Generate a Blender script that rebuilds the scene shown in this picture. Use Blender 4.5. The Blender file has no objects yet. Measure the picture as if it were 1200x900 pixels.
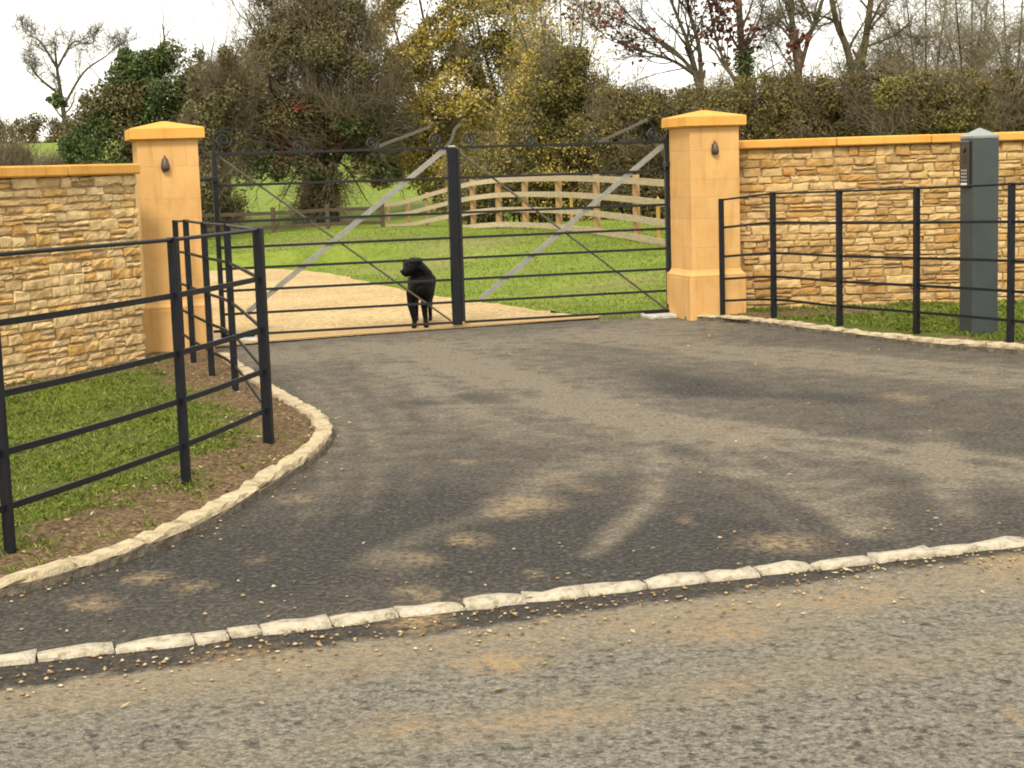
import bpy, bmesh, math, random
import numpy as np
from mathutils import Vector, Matrix

C = bpy.context.scene.collection
R = math.radians
rng = np.random.default_rng(7)
random.seed(7)

# ------------------------------------------------------------------ camera
F, CX, CY = 1910.0, 600.0, 450.0            # focal length in photo pixels (1200 wide)
EYE = np.array([0.0, 0.0, 1.5])
PITCH = math.atan((450 - 195) / F)
ROLL = 0.032
fwd = np.array([0, math.cos(PITCH), -math.sin(PITCH)])
u0 = np.array([0, math.sin(PITCH), math.cos(PITCH)])
x0 = np.array([1.0, 0, 0])
rgt = math.cos(ROLL) * x0 + math.sin(ROLL) * -u0
up = math.sin(ROLL) * x0 + math.cos(ROLL) * u0
# content is rotated anticlockwise: world X has a positive component along camera up
rgt = math.cos(ROLL) * x0 - math.sin(ROLL) * u0
up = math.sin(ROLL) * x0 + math.cos(ROLL) * u0


def ray(px, py):
    return fwd * F + rgt * (px - CX) - up * (py - CY)


def G(px, py, z=0.0):
    "point of the level z that stands at a place measured in the photo"
    d = ray(px, py)
    t = (z - EYE[2]) / d[2]
    return EYE + d * t


def D(px, py, dist):
    "point at ground distance dist (world y)"
    d = ray(px, py)
    return EYE + d * (dist / d[1])


cam = bpy.data.cameras.new('camera')
cam.sensor_width = 36
cam.lens = 36 * F / 1200
cam.clip_start, cam.clip_end = 0.1, 3000
co = bpy.data.objects.new('camera', cam)
C.objects.link(co)
co.matrix_world = Matrix(((rgt[0], up[0], -fwd[0], EYE[0]), (rgt[1], up[1], -fwd[1], EYE[1]),
                          (rgt[2], up[2], -fwd[2], EYE[2]), (0, 0, 0, 1)))
bpy.context.scene.camera = co

# ------------------------------------------------------------------ materials


class NT:
    def __init__(s, name):
        s.m = bpy.data.materials.new(name)
        s.m.use_nodes = True
        s.t = s.m.node_tree
        s.b = s.t.nodes['Principled BSDF']
        s.co = s.n('ShaderNodeTexCoord')

    def n(s, typ, **kw):
        nd = s.t.nodes.new(typ)
        for k, v in kw.items():
            setattr(nd, k, v)
        return nd

    def l(s, a, b):
        s.t.links.new(a, b)

    def noise(s, scale, detail=4, rough=.6, vec=None, dist=0.0):
        nd = s.n('ShaderNodeTexNoise')
        nd.inputs['Scale'].default_value = scale
        nd.inputs['Detail'].default_value = detail
        nd.inputs['Roughness'].default_value = rough
        nd.inputs['Distortion'].default_value = dist
        s.l(vec or s.co.outputs['Object'], nd.inputs['Vector'])
        return nd.outputs['Fac']

    def ramp(s, fac, stops):
        nd = s.n('ShaderNodeValToRGB')
        el = nd.color_ramp.elements
        while len(el) < len(stops):
            el.new(.5)
        for e, (p, c) in zip(el, stops):
            e.position = p
            e.color = (*c, 1) if len(c) == 3 else c
        s.l(fac, nd.inputs['Fac'])
        return nd.outputs['Color']

    def gray(s, fac, a, b, v0=0., v1=1.):
        return s.ramp(fac, [(a, (v0,) * 3), (b, (v1,) * 3)])

    def mix(s, fac, a, b, mode='MIX'):
        nd = s.n('ShaderNodeMix', data_type='RGBA', blend_type=mode)
        for sock, v in ((nd.inputs['Factor'], fac), (nd.inputs['A'], a), (nd.inputs['B'], b)):
            if isinstance(v, (int, float)):
                sock.default_value = v
            elif isinstance(v, tuple):
                sock.default_value = (*v, 1)
            else:
                s.l(v, sock)
        return nd.outputs['Result']

    def math(s, op, a, b=None):
        nd = s.n('ShaderNodeMath', operation=op)
        for i, v in enumerate((a, b)):
            if v is None:
                continue
            if isinstance(v, (int, float)):
                nd.inputs[i].default_value = v
            else:
                s.l(v, nd.inputs[i])
        return nd.outputs[0]

    def attr(s, name):
        nd = s.n('ShaderNodeAttribute', attribute_name=name)
        return nd.outputs['Fac']

    def island(s):
        return s.n('ShaderNodeNewGeometry').outputs['Random Per Island']

    def bump(s, h, strength=.4, dist=.02):
        nd = s.n('ShaderNodeBump')
        nd.inputs['Strength'].default_value = strength
        nd.inputs['Distance'].default_value = dist
        s.l(h, nd.inputs['Height'])
        s.l(nd.outputs['Normal'], s.b.inputs['Normal'])

    def out(s, col, rough=.8, metal=0., spec=.3):
        if isinstance(col, tuple):
            s.b.inputs['Base Color'].default_value = (*col, 1)
        else:
            s.l(col, s.b.inputs['Base Color'])
        if isinstance(rough, (int, float)):
            s.b.inputs['Roughness'].default_value = rough
        else:
            s.l(rough, s.b.inputs['Roughness'])
        s.b.inputs['Metallic'].default_value = metal
        s.b.inputs['Specular IOR Level'].default_value = spec
        return s.m


M = {}


def stone_mat(name, stops, bumpd=.008, sat=.5):
    k = NT(name)
    base = k.ramp(k.island(), stops)
    n1 = k.noise(9, 5, .65)
    n2 = k.noise(55, 4, .7)
    v = k.mix(.75, base, k.ramp(n1, [(.3, (.55, .50, .42)), (.5, (1, 1, 1)), (.72, (1.25, 1.2, 1.1))]), 'MULTIPLY')
    v = k.mix(.5, v, k.gray(n2, .3, .7, .6, 1.2), 'MULTIPLY')
    k.bump(k.math('ADD', k.math('MULTIPLY', n1, .7), k.math('MULTIPLY', n2, .4)), .9, bumpd)
    M[name] = k.out(v, .92, 0, .12)


stone_mat('pale_wall_stone', [(0, (.47, .33, .155)), (.25, (.57, .41, .205)), (.5, (.63, .475, .25)), (.78, (.58, .39, .17)), (.9, (.52, .315, .10)), (1, (.43, .29, .145))])
stone_mat('ochre_wall_stone', [(0, (.35, .225, .095)), (.25, (.45, .305, .135)), (.5, (.52, .37, .18)), (.75, (.43, .27, .105)), (.9, (.38, .215, .07)), (1, (.31, .20, .09))])


def ashlar(name, c, var):
    k = NT(name)
    base = k.ramp(k.island(), [(0, tuple(v * (1 - var) for v in c)), (.5, c), (1, tuple(min(1, v * (1 + var * .7)) for v in c))])
    n1 = k.noise(3.2, 6, .6)
    n2 = k.noise(120, 3, .7)
    v = k.mix(.5, base, k.ramp(n1, [(.3, (.80, .66, .44)), (.52, (1, 1, 1)), (.75, (1.10, 1.12, 1.16))]), 'MULTIPLY')
    v = k.mix(.35, v, k.gray(n2, .3, .7, .75, 1.15), 'MULTIPLY')
    mp = k.n('ShaderNodeMapping')
    mp.inputs['Scale'].default_value = (14, 14, 1.3)
    k.l(k.co.outputs['Object'], mp.inputs['Vector'])
    st = k.noise(1.0, 5, .65, mp.outputs['Vector'])
    v = k.mix(.55, v, k.ramp(st, [(.30, (.70, .60, .44)), (.46, (1, 1, 1)), (.8, (1.06, 1.06, 1.08))]), 'MULTIPLY')
    k.bump(k.math('ADD', k.math('MULTIPLY', n1, .4), k.math('MULTIPLY', n2, .5)), .35, .006)
    M[name] = k.out(v, .88, 0, .15)


ashlar('sandstone', (.56, .335, .128), .07)
ashlar('orange_sandstone', (.60, .310, .075), .06)

k = NT('wall_core')
M['wall_core'] = k.out(k.ramp(k.noise(20), [(.3, (.24, .165, .085)), (.7, (.38, .275, .15))]), .95)


def paint(name, c, rough=.45, metal=0., var=.25, spec=.5):
    k = NT(name)
    n = k.noise(14, 5, .7)
    v = k.mix(1.0, c, k.ramp(n, [(.3, (1 - var,) * 3), (.6, (1, 1, 1)), (.8, (1 + var,) * 3)]), 'MULTIPLY')
    k.bump(k.noise(160, 2), .12, .002)
    M[name] = k.out(v, rough, metal, spec)


paint('dark_paint', (.009, .0098, .013), .5, 0, .35, .22)
paint('gate_paint', (.017, .0175, .019), .46, 0, .35, .25)
paint('strap_metal', (.27, .262, .225), .35, .2)
paint('rod_metal', (.10, .09, .07), .45, .3)
paint('grey_green_paint', (.036, .047, .047), .5, 0, .12)
paint('lamp_bronze', (.075, .055, .045), .45, .3)
paint('panel_plastic', (.016, .012, .010), .3)
paint('button_metal', (.42, .42, .40), .35, .5)
paint('white_plastic', (.75, .74, .70), .4)
paint('black_fur', (.0035, .0035, .0042), .6)
k = NT('black_fur')
fn = k.noise(70, 4, .7)
k.bump(fn, .8, .01)
M['black_fur'] = k.out(k.ramp(fn, [(.3, (.0015, .0015, .0018)), (.6, (.004, .0038, .004)), (.75, (.009, .0085, .009))]), .55, 0, .25)
M['black_fur'].node_tree.nodes['Principled BSDF'].inputs['Specular IOR Level'].default_value = .10
paint('black_gloss', (.004, .004, .004), .12)
paint('yellow_paint', (.42, .26, .045), .7)

k = NT('tarmac')
dust, sand = k.attr('dust'), k.attr('sand')
grain = k.noise(42, 4, .85)
agg = k.n('ShaderNodeTexVoronoi')
agg.inputs['Scale'].default_value = 48
k.l(k.co.outputs['Object'], agg.inputs['Vector'])
mid = k.noise(6, 6, .7)
big = k.noise(.75, 5, .6)
base = k.ramp(grain, [(.34, (.006, .0055, .005)), (.5, (.023, .0205, .0175)), (.64, (.085, .076, .062))])
spk = k.gray(agg.outputs['Color'], .86, .92)
base = k.mix(k.math('MULTIPLY', spk, .6), base, (.10, .09, .075))
dc = k.ramp(grain, [(.34, (.066, .055, .040)), (.5, (.134, .112, .081)), (.66, (.25, .211, .152))])
dm = k.math('MULTIPLY', k.math('ADD', dust, k.math('MULTIPLY', k.math('SUBTRACT', big, .5), .35)), k.gray(mid, .3, .66, .25, 1.4))
base = k.mix(k.gray(dm, .02, .85), base, dc)
sc = k.ramp(grain, [(.3, (.17, .118, .062)), (.7, (.33, .245, .145))])
sm = k.math('MULTIPLY', sand, k.gray(k.noise(22, 5, .75), .36, .6))
base = k.mix(k.math('MULTIPLY', k.gray(sm, .1, .8), .8), base, sc)
k.bump(k.math('ADD', grain, agg.outputs['Distance']), .7, .008)
M['tarmac'] = k.out(base, .86, 0, .25)

k = NT('road_asphalt')
grain = k.noise(60, 3, .8)
blot = k.noise(24, 3, .65)
big = k.noise(1.1, 5, .65)
v1 = k.n('ShaderNodeTexVoronoi')
v1.inputs['Scale'].default_value = 46
k.l(k.co.outputs['Object'], v1.inputs['Vector'])
base = k.ramp(grain, [(.34, (.060, .055, .045)), (.5, (.138, .126, .100)), (.66, (.235, .215, .172))])
base = k.mix(k.gray(blot, .34, .46, .9, 0), base, (.030, .029, .026))
base = k.mix(k.math('MULTIPLY', k.gray(v1.outputs['Color'], .8, .9), .55), base, (.21, .195, .16))
silt = k.attr('dust')
sm = k.math('MULTIPLY', k.math('ADD', silt, k.math('MULTIPLY', k.math('SUBTRACT', big, .47), 1.0)), k.gray(k.noise(13, 5, .7), .3, .65, .3, 1.2))
base = k.mix(k.gray(sm, .05, .9), base, k.ramp(grain, [(.3, (.14, .112, .072)), (.7, (.27, .215, .138))]))
fresh = k.attr('fresh')
base = k.mix(k.gray(k.math('ADD', fresh, k.math('MULTIPLY', k.math('SUBTRACT', k.noise(5, 5, .7), .5), .9)), .42, .62), base,
             k.ramp(grain, [(.3, (.012, .0112, .010)), (.5, (.032, .028, .023)), (.72, (.095, .079, .056))]))
sand = k.attr('sand')
base = k.mix(k.gray(k.math('MULTIPLY', sand, k.gray(k.noise(26, 5, .75), .38, .6)), .1, .7), base, (.27, .185, .095))
k.bump(k.math('ADD', k.math('ADD', grain, blot), v1.outputs['Distance']), .8, .012)
M['road_asphalt'] = k.out(base, .88, 0, .22)

k = NT('setts')
g1 = k.noise(24, 5, .7)
v = k.ramp(k.island(), [(0, (.38, .35, .29)), (.5, (.46, .43, .36)), (.8, (.40, .35, .26)), (1, (.33, .29, .22))])
v = k.mix(.85, v, k.ramp(g1, [(.30, (.38, .31, .21)), (.48, (.92, .88, .80)), (.7, (1.15, 1.15, 1.15))]), 'MULTIPLY')
k.bump(k.math('ADD', g1, k.noise(90, 3)), .8, .012)
M['setts'] = k.out(v, .9, 0, .15)

k = NT('kerb_stone')
g1 = k.noise(13, 6, .7)
v = k.ramp(g1, [(.27, (.13, .10, .06)), (.43, (.38, .31, .20)), (.62, (.50, .425, .29)), (.8, (.58, .51, .38))])
v = k.mix(.4, v, k.ramp(k.island(), [(0, (.8, .75, .65)), (1, (1.1, 1.1, 1.05))]), 'MULTIPLY')
k.bump(k.math('ADD', g1, k.noise(80, 3)), .8, .015)
M['kerb_stone'] = k.out(v, .92, 0, .12)

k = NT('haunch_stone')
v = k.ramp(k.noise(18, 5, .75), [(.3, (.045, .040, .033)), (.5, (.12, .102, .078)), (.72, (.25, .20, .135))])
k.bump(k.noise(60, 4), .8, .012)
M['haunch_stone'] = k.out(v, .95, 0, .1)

k = NT('sandy_edge')
v = k.ramp(k.noise(30, 5, .75), [(.3, (.30, .195, .085)), (.55, (.42, .29, .135)), (.72, (.50, .37, .20))])
k.bump(k.noise(70, 4), .8, .012)
M['sandy_edge'] = k.out(v, .95, 0, .1)

k = NT('gravel')
vo = k.n('ShaderNodeTexVoronoi')
vo.inputs['Scale'].default_value = 34
k.l(k.co.outputs['Object'], vo.inputs['Vector'])
n1 = k.noise(.8, 5, .6)
n2 = k.noise(16, 4, .7)
v = k.ramp(vo.outputs['Color'], [(0, (.27, .185, .085)), (.5, (.43, .32, .165)), (1, (.54, .43, .25))])
v = k.mix(.6, v, k.ramp(n2, [(.3, (.68, .62, .5)), (.6, (1.05, 1.05, 1.05))]), 'MULTIPLY')
v = k.mix(.7, v, k.ramp(n1, [(.3, (.80, .72, .58)), (.6, (1.05, 1.05, 1.05))]), 'MULTIPLY')
k.bump(k.math('ADD', vo.outputs['Distance'], n2), .8, .015)
M['gravel'] = k.out(v, .9, 0, .15)

k = NT('field_grass')
n1, n2, n3 = k.noise(.22, 5, .65), k.noise(1.3, 6, .7), k.noise(14, 4, .75)
v = k.ramp(n2, [(.25, (.090, .135, .014)), (.48, (.140, .195, .022)), (.7, (.20, .24, .045))])
v = k.mix(k.gray(n1, .54, .68), v, (.16, .165, .05))
v = k.mix(.75, v, k.ramp(n3, [(.3, (.55, .6, .5)), (.6, (1.1, 1.08, 1.0))]), 'MULTIPLY')
v = k.mix(k.math('MULTIPLY', k.attr('soil'), k.gray(n3, .3, .6, .35, 1)), v, (.21, .155, .085))
k.bump(n3, .6, .05)
M['field_grass'] = k.out(v, .9, 0, .15)

k = NT('verge_soil')
soil = k.attr('soil')
n1, n2 = k.noise(38, 5, .75), k.noise(5, 5, .7)
gr = k.ramp(n2, [(.3, (.075, .10, .014)), (.7, (.14, .15, .04))])
so = k.ramp(n1, [(.3, (.060, .036, .018)), (.5, (.175, .115, .062)), (.7, (.36, .265, .155))])
v = k.mix(k.gray(k.math('ADD', soil, k.math('MULTIPLY', k.math('SUBTRACT', n2, .5), 2.4)), .30, .62), gr, so)
v = k.mix(.6, v, k.gray(n1, .3, .65, .5, 1.15), 'MULTIPLY')
k.bump(k.math('ADD', n1, n2), .9, .04)
M['verge_soil'] = k.out(v, .95, 0, .1)

k = NT('concrete')
v = k.ramp(k.noise(12, 5, .7), [(.3, (.30, .29, .25)), (.7, (.52, .51, .46))])
M['concrete'] = k.out(v, .9)


def timber(name, a, b):
    k = NT(name)
    mp = k.n('ShaderNodeMapping')
    mp.inputs['Scale'].default_value = (3, 3, 16)
    k.l(k.co.outputs['Object'], mp.inputs['Vector'])
    n1 = k.noise(2.2, 6, .7, mp.outputs['Vector'])
    v = k.ramp(n1, [(.3, a), (.7, b)])
    v = k.mix(.6, v, k.ramp(k.island(), [(0, (.75, .72, .68)), (1, (1.15, 1.12, 1.1))]), 'MULTIPLY')
    k.bump(n1, .4, .01)
    M[name] = k.out(v, .85, 0, .2)


timber('rail_timber', (.27, .215, .13), (.46, .385, .26))
timber('post_timber', (.25, .155, .07), (.40, .255, .12))
timber('dark_timber', (.045, .034, .022), (.10, .078, .05))


def leafmat(name, stops, nscale=.55, clump=.6):
    k = NT(name)
    v = k.ramp(k.island(), stops)
    n1 = k.noise(nscale, 4, .6)
    v = k.mix(clump, v, k.ramp(n1, [(.34, (.5, .52, .5)), (.5, (1, 1, 1)), (.66, (1.45, 1.38, 1.2))]), 'MULTIPLY')
    k.b.inputs['Transmission Weight'].default_value = 0
    m = k.out(v, .7, 0, .2)
    M[name] = m


leafmat('holly_leaf', [(0, (.036, .056, .017)), (.5, (.062, .090, .026)), (.85, (.095, .125, .038)), (1, (.12, .115, .05))])
leafmat('brown_leaf', [(0, (.075, .064, .032)), (.4, (.115, .100, .046)), (.7, (.130, .118, .050)), (.9, (.155, .12, .06)), (1, (.075, .09, .03))])
leafmat('hedge_leaf', [(0, (.060, .042, .020)), (.35, (.100, .076, .030)), (.6, (.120, .098, .034)), (.85, (.145, .112, .042)), (1, (.18, .14, .048))])
leafmat('olive_leaf', [(0, (.075, .066, .026)), (.35, (.135, .118, .036)), (.65, (.155, .135, .040)), (.88, (.18, .152, .045)), (1, (.22, .18, .05))])
leafmat('yellow_leaf', clump=.35, stops=[(0, (.21, .165, .045)), (.35, (.33, .26, .06)), (.65, (.41, .315, .065)), (.9, (.48, .35, .06)), (1, (.33, .31, .10))])
leafmat('copper_leaf', [(0, (.060, .018, .014)), (.5, (.105, .032, .022)), (.85, (.15, .05, .03)), (1, (.10, .06, .03))])
leafmat('ivy_leaf', [(0, (.025, .04, .012)), (.5, (.05, .075, .02)), (1, (.09, .11, .03))])
leafmat('red_leaf', [(0, (.12, .03, .02)), (.5, (.20, .045, .03)), (1, (.14, .07, .03))])
leafmat('dead_leaf', [(0, (.14, .075, .03)), (.4, (.26, .17, .08)), (.8, (.40, .30, .17)), (1, (.52, .45, .31))], 3, .2)
leafmat('grass_blade', [(0, (.085, .145, .010)), (.5, (.13, .195, .018)), (.8, (.185, .215, .035)), (.92, (.26, .225, .08)), (1, (.33, .24, .12))], 1.2, .4)
leafmat('lawn_blade', [(0, (.105, .155, .014)), (.5, (.15, .205, .022)), (.85, (.20, .235, .045)), (1, (.25, .235, .08))], .5, .5)


def barkmat(name, a, b):
    k = NT(name)
    n = k.noise(7, 5, .7)
    k.bump(n, .6, .03)
    M[name] = k.out(k.ramp(n, [(.3, a), (.7, b)]), .9, 0, .15)


barkmat('bark', (.040, .033, .020), (.105, .090, .058))
barkmat('dark_bark', (.020, .016, .011), (.055, .045, .030))
barkmat('olive_bark', (.048, .040, .020), (.11, .090, .048))
barkmat('twig_brown', (.095, .074, .046), (.20, .165, .105))
barkmat('twig_tan', (.16, .135, .085), (.30, .26, .175))
barkmat('twig_grey', (.12, .105, .082), (.22, .20, .16))

# ------------------------------------------------------------------ objects
ORG = {}


def empty(name, loc, label, cat, group=None):
    o = bpy.data.objects.new(name, None)
    C.objects.link(o)
    o.empty_display_size = .1
    o.location = tuple(float(v) for v in loc)
    ORG[o] = np.array(loc, float)
    o['label'], o['category'] = label, cat
    if group:
        o['group'] = group
    return o


def link(name, me, mat, parent=None, smooth=False):
    o = bpy.data.objects.new(name, me)
    C.objects.link(o)
    if mat:
        me.materials.append(M[mat])
    if smooth:
        me.polygons.foreach_set('use_smooth', [True] * len(me.polygons))
    if parent is not None:
        o.parent = parent
        ORG[o] = ORG[parent]
    else:
        ORG[o] = np.zeros(3)
    return o


def np_mesh(name, V, Fq, mat, parent=None, smooth=False, attrs=None):
    V = np.asarray(V, np.float32).reshape(-1, 3)
    if parent is not None:
        V = V - ORG[parent].astype(np.float32)
    Fq = np.asarray(Fq, np.int32)
    nf, kk = Fq.shape
    me = bpy.data.meshes.new(name)
    me.vertices.add(len(V))
    me.vertices.foreach_set('co', V.ravel())
    me.loops.add(nf * kk)
    me.loops.foreach_set('vertex_index', Fq.ravel())
    me.polygons.add(nf)
    me.polygons.foreach_set('loop_start', np.arange(0, nf * kk, kk, dtype=np.int32))
    me.update(calc_edges=True)
    for an, av in (attrs or {}).items():
        a = me.attributes.new(an, 'FLOAT', 'POINT')
        a.data.foreach_set('value', np.asarray(av, np.float32))
    return link(name, me, mat, parent, smooth)


class MB:
    def __init__(s):
        s.v, s.f = [], []

    def add(s, vs, fs):
        n = len(s.v)
        s.v += [tuple(map(float, v)) for v in vs]
        s.f += [tuple(n + i for i in f) for f in fs]
        return s

    def box(s, c, size, ang=0., ax=None, bev=0.):
        "box of size about c, turned by ang about z, or given by three axes"
        if ax is None:
            ca, sa = math.cos(ang), math.sin(ang)
            ax = ((ca, sa, 0), (-sa, ca, 0), (0, 0, 1))
        ax = [np.array(a, float) for a in ax]
        h = [v / 2 for v in size]
        c = np.array(c, float)
        if bev <= 0:
            vs = [c + ax[0] * h[0] * i + ax[1] * h[1] * j + ax[2] * h[2] * kz for kz in (-1, 1) for j in (-1, 1) for i in (-1, 1)]
            return s.add(vs, [(0, 2, 3, 1), (4, 5, 7, 6), (0, 1, 5, 4), (2, 6, 7, 3), (0, 4, 6, 2), (1, 3, 7, 5)])
        bm = bmesh.new()
        bmesh.ops.create_cube(bm, size=1)
        for v in bm.verts:
            v.co = Vector((v.co.x * size[0], v.co.y * size[1], v.co.z * size[2]))
        bmesh.ops.bevel(bm, geom=list(bm.edges), offset=bev, segments=1, affect='EDGES')
        vs = [c + ax[0] * v.co.x + ax[1] * v.co.y + ax[2] * v.co.z for v in bm.verts]
        fs = [tuple(v.index for v in f.verts) for f in bm.faces]
        bm.free()
        return s.add(vs, fs)

    def tube(s, pts, r, n=8, caps=True):
        pts = [np.array(p, float) for p in pts]
        rr = r if hasattr(r, '__len__') else [r] * len(pts)
        base = len(s.v)
        ref = None
        for i, p in enumerate(pts):
            t = pts[min(i + 1, len(pts) - 1)] - pts[max(i - 1, 0)]
            t = t / (np.linalg.norm(t) + 1e-9)
            if ref is None:
                ref = np.cross(t, (0, 0, 1) if abs(t[2]) < .9 else (1, 0, 0))
            ref = ref - t * ref.dot(t)
            ref /= np.linalg.norm(ref) + 1e-9
            b = np.cross(t, ref)
            for q in range(n):
                a = 2 * math.pi * (q + .5) / n
                s.v.append(tuple(p + (ref * math.cos(a) + b * math.sin(a)) * rr[i]))
        for i in range(len(pts) - 1):
            for q in range(n):
                q2 = (q + 1) % n
                s.f.append((base + i * n + q, base + i * n + q2, base + (i + 1) * n + q2, base + (i + 1) * n + q))
        if caps:
            s.f.append(tuple(base + q for q in range(n))[::-1])
            s.f.append(tuple(base + (len(pts) - 1) * n + q for q in range(n)))
        return s

    def ribbon(s, pts, wdir, w, t):
        "flat bar swept along pts; wdir is its (constant) thin direction"
        pts = [np.array(p, float) for p in pts]
        wd = np.array(wdir, float)
        wd /= np.linalg.norm(wd)
        base = len(s.v)
        for i, p in enumerate(pts):
            tg = pts[min(i + 1, len(pts) - 1)] - pts[max(i - 1, 0)]
            tg /= np.linalg.norm(tg) + 1e-9
            nn = np.cross(tg, wd)
            nn /= np.linalg.norm(nn) + 1e-9
            for a, b in ((-1, -1), (1, -1), (1, 1), (-1, 1)):
                s.v.append(tuple(p + nn * a * w / 2 + wd * b * t / 2))
        for i in range(len(pts) - 1):
            for q in range(4):
                q2 = (q + 1) % 4
                s.f.append((base + i * 4 + q, base + i * 4 + q2, base + (i + 1) * 4 + q2, base + (i + 1) * 4 + q))
        e = base + (len(pts) - 1) * 4
        s.f += [(base + 3, base + 2, base + 1, base), (e, e + 1, e + 2, e + 3)]
        return s

    def lathe(s, c, prof, n=16, ax=(0, 0, 1), sx=1.):
        c = np.array(c, float)
        a3 = np.array(ax, float)
        a1 = np.cross(a3, (0, 1, 0) if abs(a3[1]) < .9 else (1, 0, 0))
        a1 /= np.linalg.norm(a1)
        a2 = np.cross(a3, a1)
        base = len(s.v)
        for (r, h) in prof:
            for q in range(n):
                a = 2 * math.pi * q / n
                s.v.append(tuple(c + a3 * h + (a1 * math.cos(a) * sx + a2 * math.sin(a)) * r))
        for i in range(len(prof) - 1):
            for q in range(n):
                q2 = (q + 1) % n
                s.f.append((base + i * n + q, base + i * n + q2, base + (i + 1) * n + q2, base + (i + 1) * n + q))
        s.f.append(tuple(base + q for q in range(n))[::-1])
        s.f.append(tuple(base + (len(prof) - 1) * n + q for q in range(n)))
        return s

    def build(s, name, mat, parent=None, smooth=False):
        o0 = ORG[parent] if parent is not None else np.zeros(3)
        me = bpy.data.meshes.new(name)
        me.from_pydata([tuple(np.array(v) - o0) for v in s.v], [], s.f)
        bm = bmesh.new()
        bm.from_mesh(me)
        bmesh.ops.recalc_face_normals(bm, faces=bm.faces)
        bm.to_mesh(me)
        bm.free()
        return link(name, me, mat, parent, smooth)


def inside(P, poly):
    x, y = P[..., 0], P[..., 1]
    r = np.zeros(x.shape, bool)
    n = len(poly)
    for i in range(n):
        x1, y1 = poly[i][0], poly[i][1]
        x2, y2 = poly[(i + 1) % n][0], poly[(i + 1) % n][1]
        if y1 == y2:
            continue
        c = ((y1 > y) != (y2 > y)) & (x < (x2 - x1) * (y - y1) / (y2 - y1) + x1)
        r ^= c
    return r


def seg_dist(P, path):
    d = np.full(P.shape[:-1], 1e9)
    for a, b in zip(path[:-1], path[1:]):
        a, b = np.array(a[:2]), np.array(b[:2])
        ab = b - a
        t = np.clip(((P - a) @ ab) / (ab @ ab + 1e-12), 0, 1)
        d = np.minimum(d, np.linalg.norm(P - (a + t[..., None] * ab), axis=-1))
    return d


_ph = rng.uniform(0, 6.28, (60, 3))
_dr = rng.normal(size=(60, 3))


def wob(P, scale, seed=0):
    "smooth pseudo-noise in about -1..1"
    P = np.asarray(P, float)
    if P.shape[-1] == 2:
        P = np.concatenate([P, np.zeros(P.shape[:-1] + (1,))], -1)
    s = 0
    for i in range(7):
        j = (seed * 7 + i) % 60
        s = s + np.sin(P @ (_dr[j] * scale * (1 + .35 * i)) + _ph[j, 0]) * (1 - .08 * i)
    return s / 3.2


def smooth(t):
    t = np.clip(t, 0, 1)
    return t * t * (3 - 2 * t)


def catmull(pts, n=8):
    P = [np.array(p, float) for p in pts]
    P = [2 * P[0] - P[1]] + P + [2 * P[-1] - P[-2]]
    out = []
    for i in range(1, len(P) - 2):
        for q in range(n):
            t = q / n
            a, b, c, d = P[i - 1], P[i], P[i + 1], P[i + 2]
            out.append(.5 * ((2 * b) + (-a + c) * t + (2 * a - 5 * b + 4 * c - d) * t * t + (-a + 3 * b - 3 * c + d) * t ** 3))
    out.append(P[-2])
    return out


# ------------------------------------------------------------------ terrain
grav_edge = [G(700, 375), G(640, 366), G(580, 357), G(520, 349), G(440, 334), G(390, 322), G(330, 316.5), G(245, 317)]
_ey = np.array([p[1] for p in grav_edge])
_ex = np.array([p[0] for p in grav_edge])


def H(x, y):
    x, y = np.asarray(x, float), np.asarray(y, float)
    xe = np.interp(y, _ey, _ex)
    xe = np.where(y > _ey[-1], -8.0, xe)
    z = .30 * smooth((x - xe - .4) / 3.2) * smooth((y - 15.8) / 5) * (1 - smooth((y - 33) / 8))
    z = z - .38 * smooth((y - 37) / 8) * (1 - smooth((y - 49) / 10)) * (1 - .6 * smooth((x - 3) / 6))
    z = z + np.interp(y, [0, 50, 60, 78, 100, 150, 250, 700], [0, 0, .15, .65, 1.6, 4.9, 7.5, 12.0])
    z = z + .05 * wob(np.stack([x, y], -1), .35, 1) * smooth((y - 18) / 6)
    return z - .012


gx = np.unique(np.concatenate([np.arange(-12, 14, .4), np.arange(-60, 60, 2.5), np.arange(-400, 401, 25)]))
gy = np.unique(np.concatenate([np.arange(-2, 13, 1.), np.arange(13, 50, .4), np.arange(50, 120, 2), np.arange(120, 260, 7), np.arange(260, 701, 40), [-60, -20]]))
X, Y = np.meshgrid(gx, gy)
Z = H(X, Y)
Z = np.where(Y < 14.6, -.05, Z)
idx = np.arange(X.size).reshape(X.shape)
quads = np.stack([idx[:-1, :-1], idx[:-1, 1:], idx[1:, 1:], idx[1:, :-1]], -1).reshape(-1, 4)
XY = np.stack([X, Y], -1)
soilg = np.zeros(X.shape)
for (px, py, rx, ry, a) in ((372, 303, 1.0, 1.6, .9), (560, 306, .9, 1.3, .8), (505, 318, .8, .8, .6), (730, 342, .8, .5, .6), (425, 318, .5, .5, .5)):
    c = G(px, py)
    soilg = np.maximum(soilg, a * np.exp(-((X - c[0]) / rx) ** 2 - ((Y - c[1]) / ry) ** 2))
ground = np_mesh('ground', np.stack([X, Y, Z], -1), quads, 'field_grass', None, True, {'soil': soilg.ravel()})
ground['kind'] = 'structure'


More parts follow.
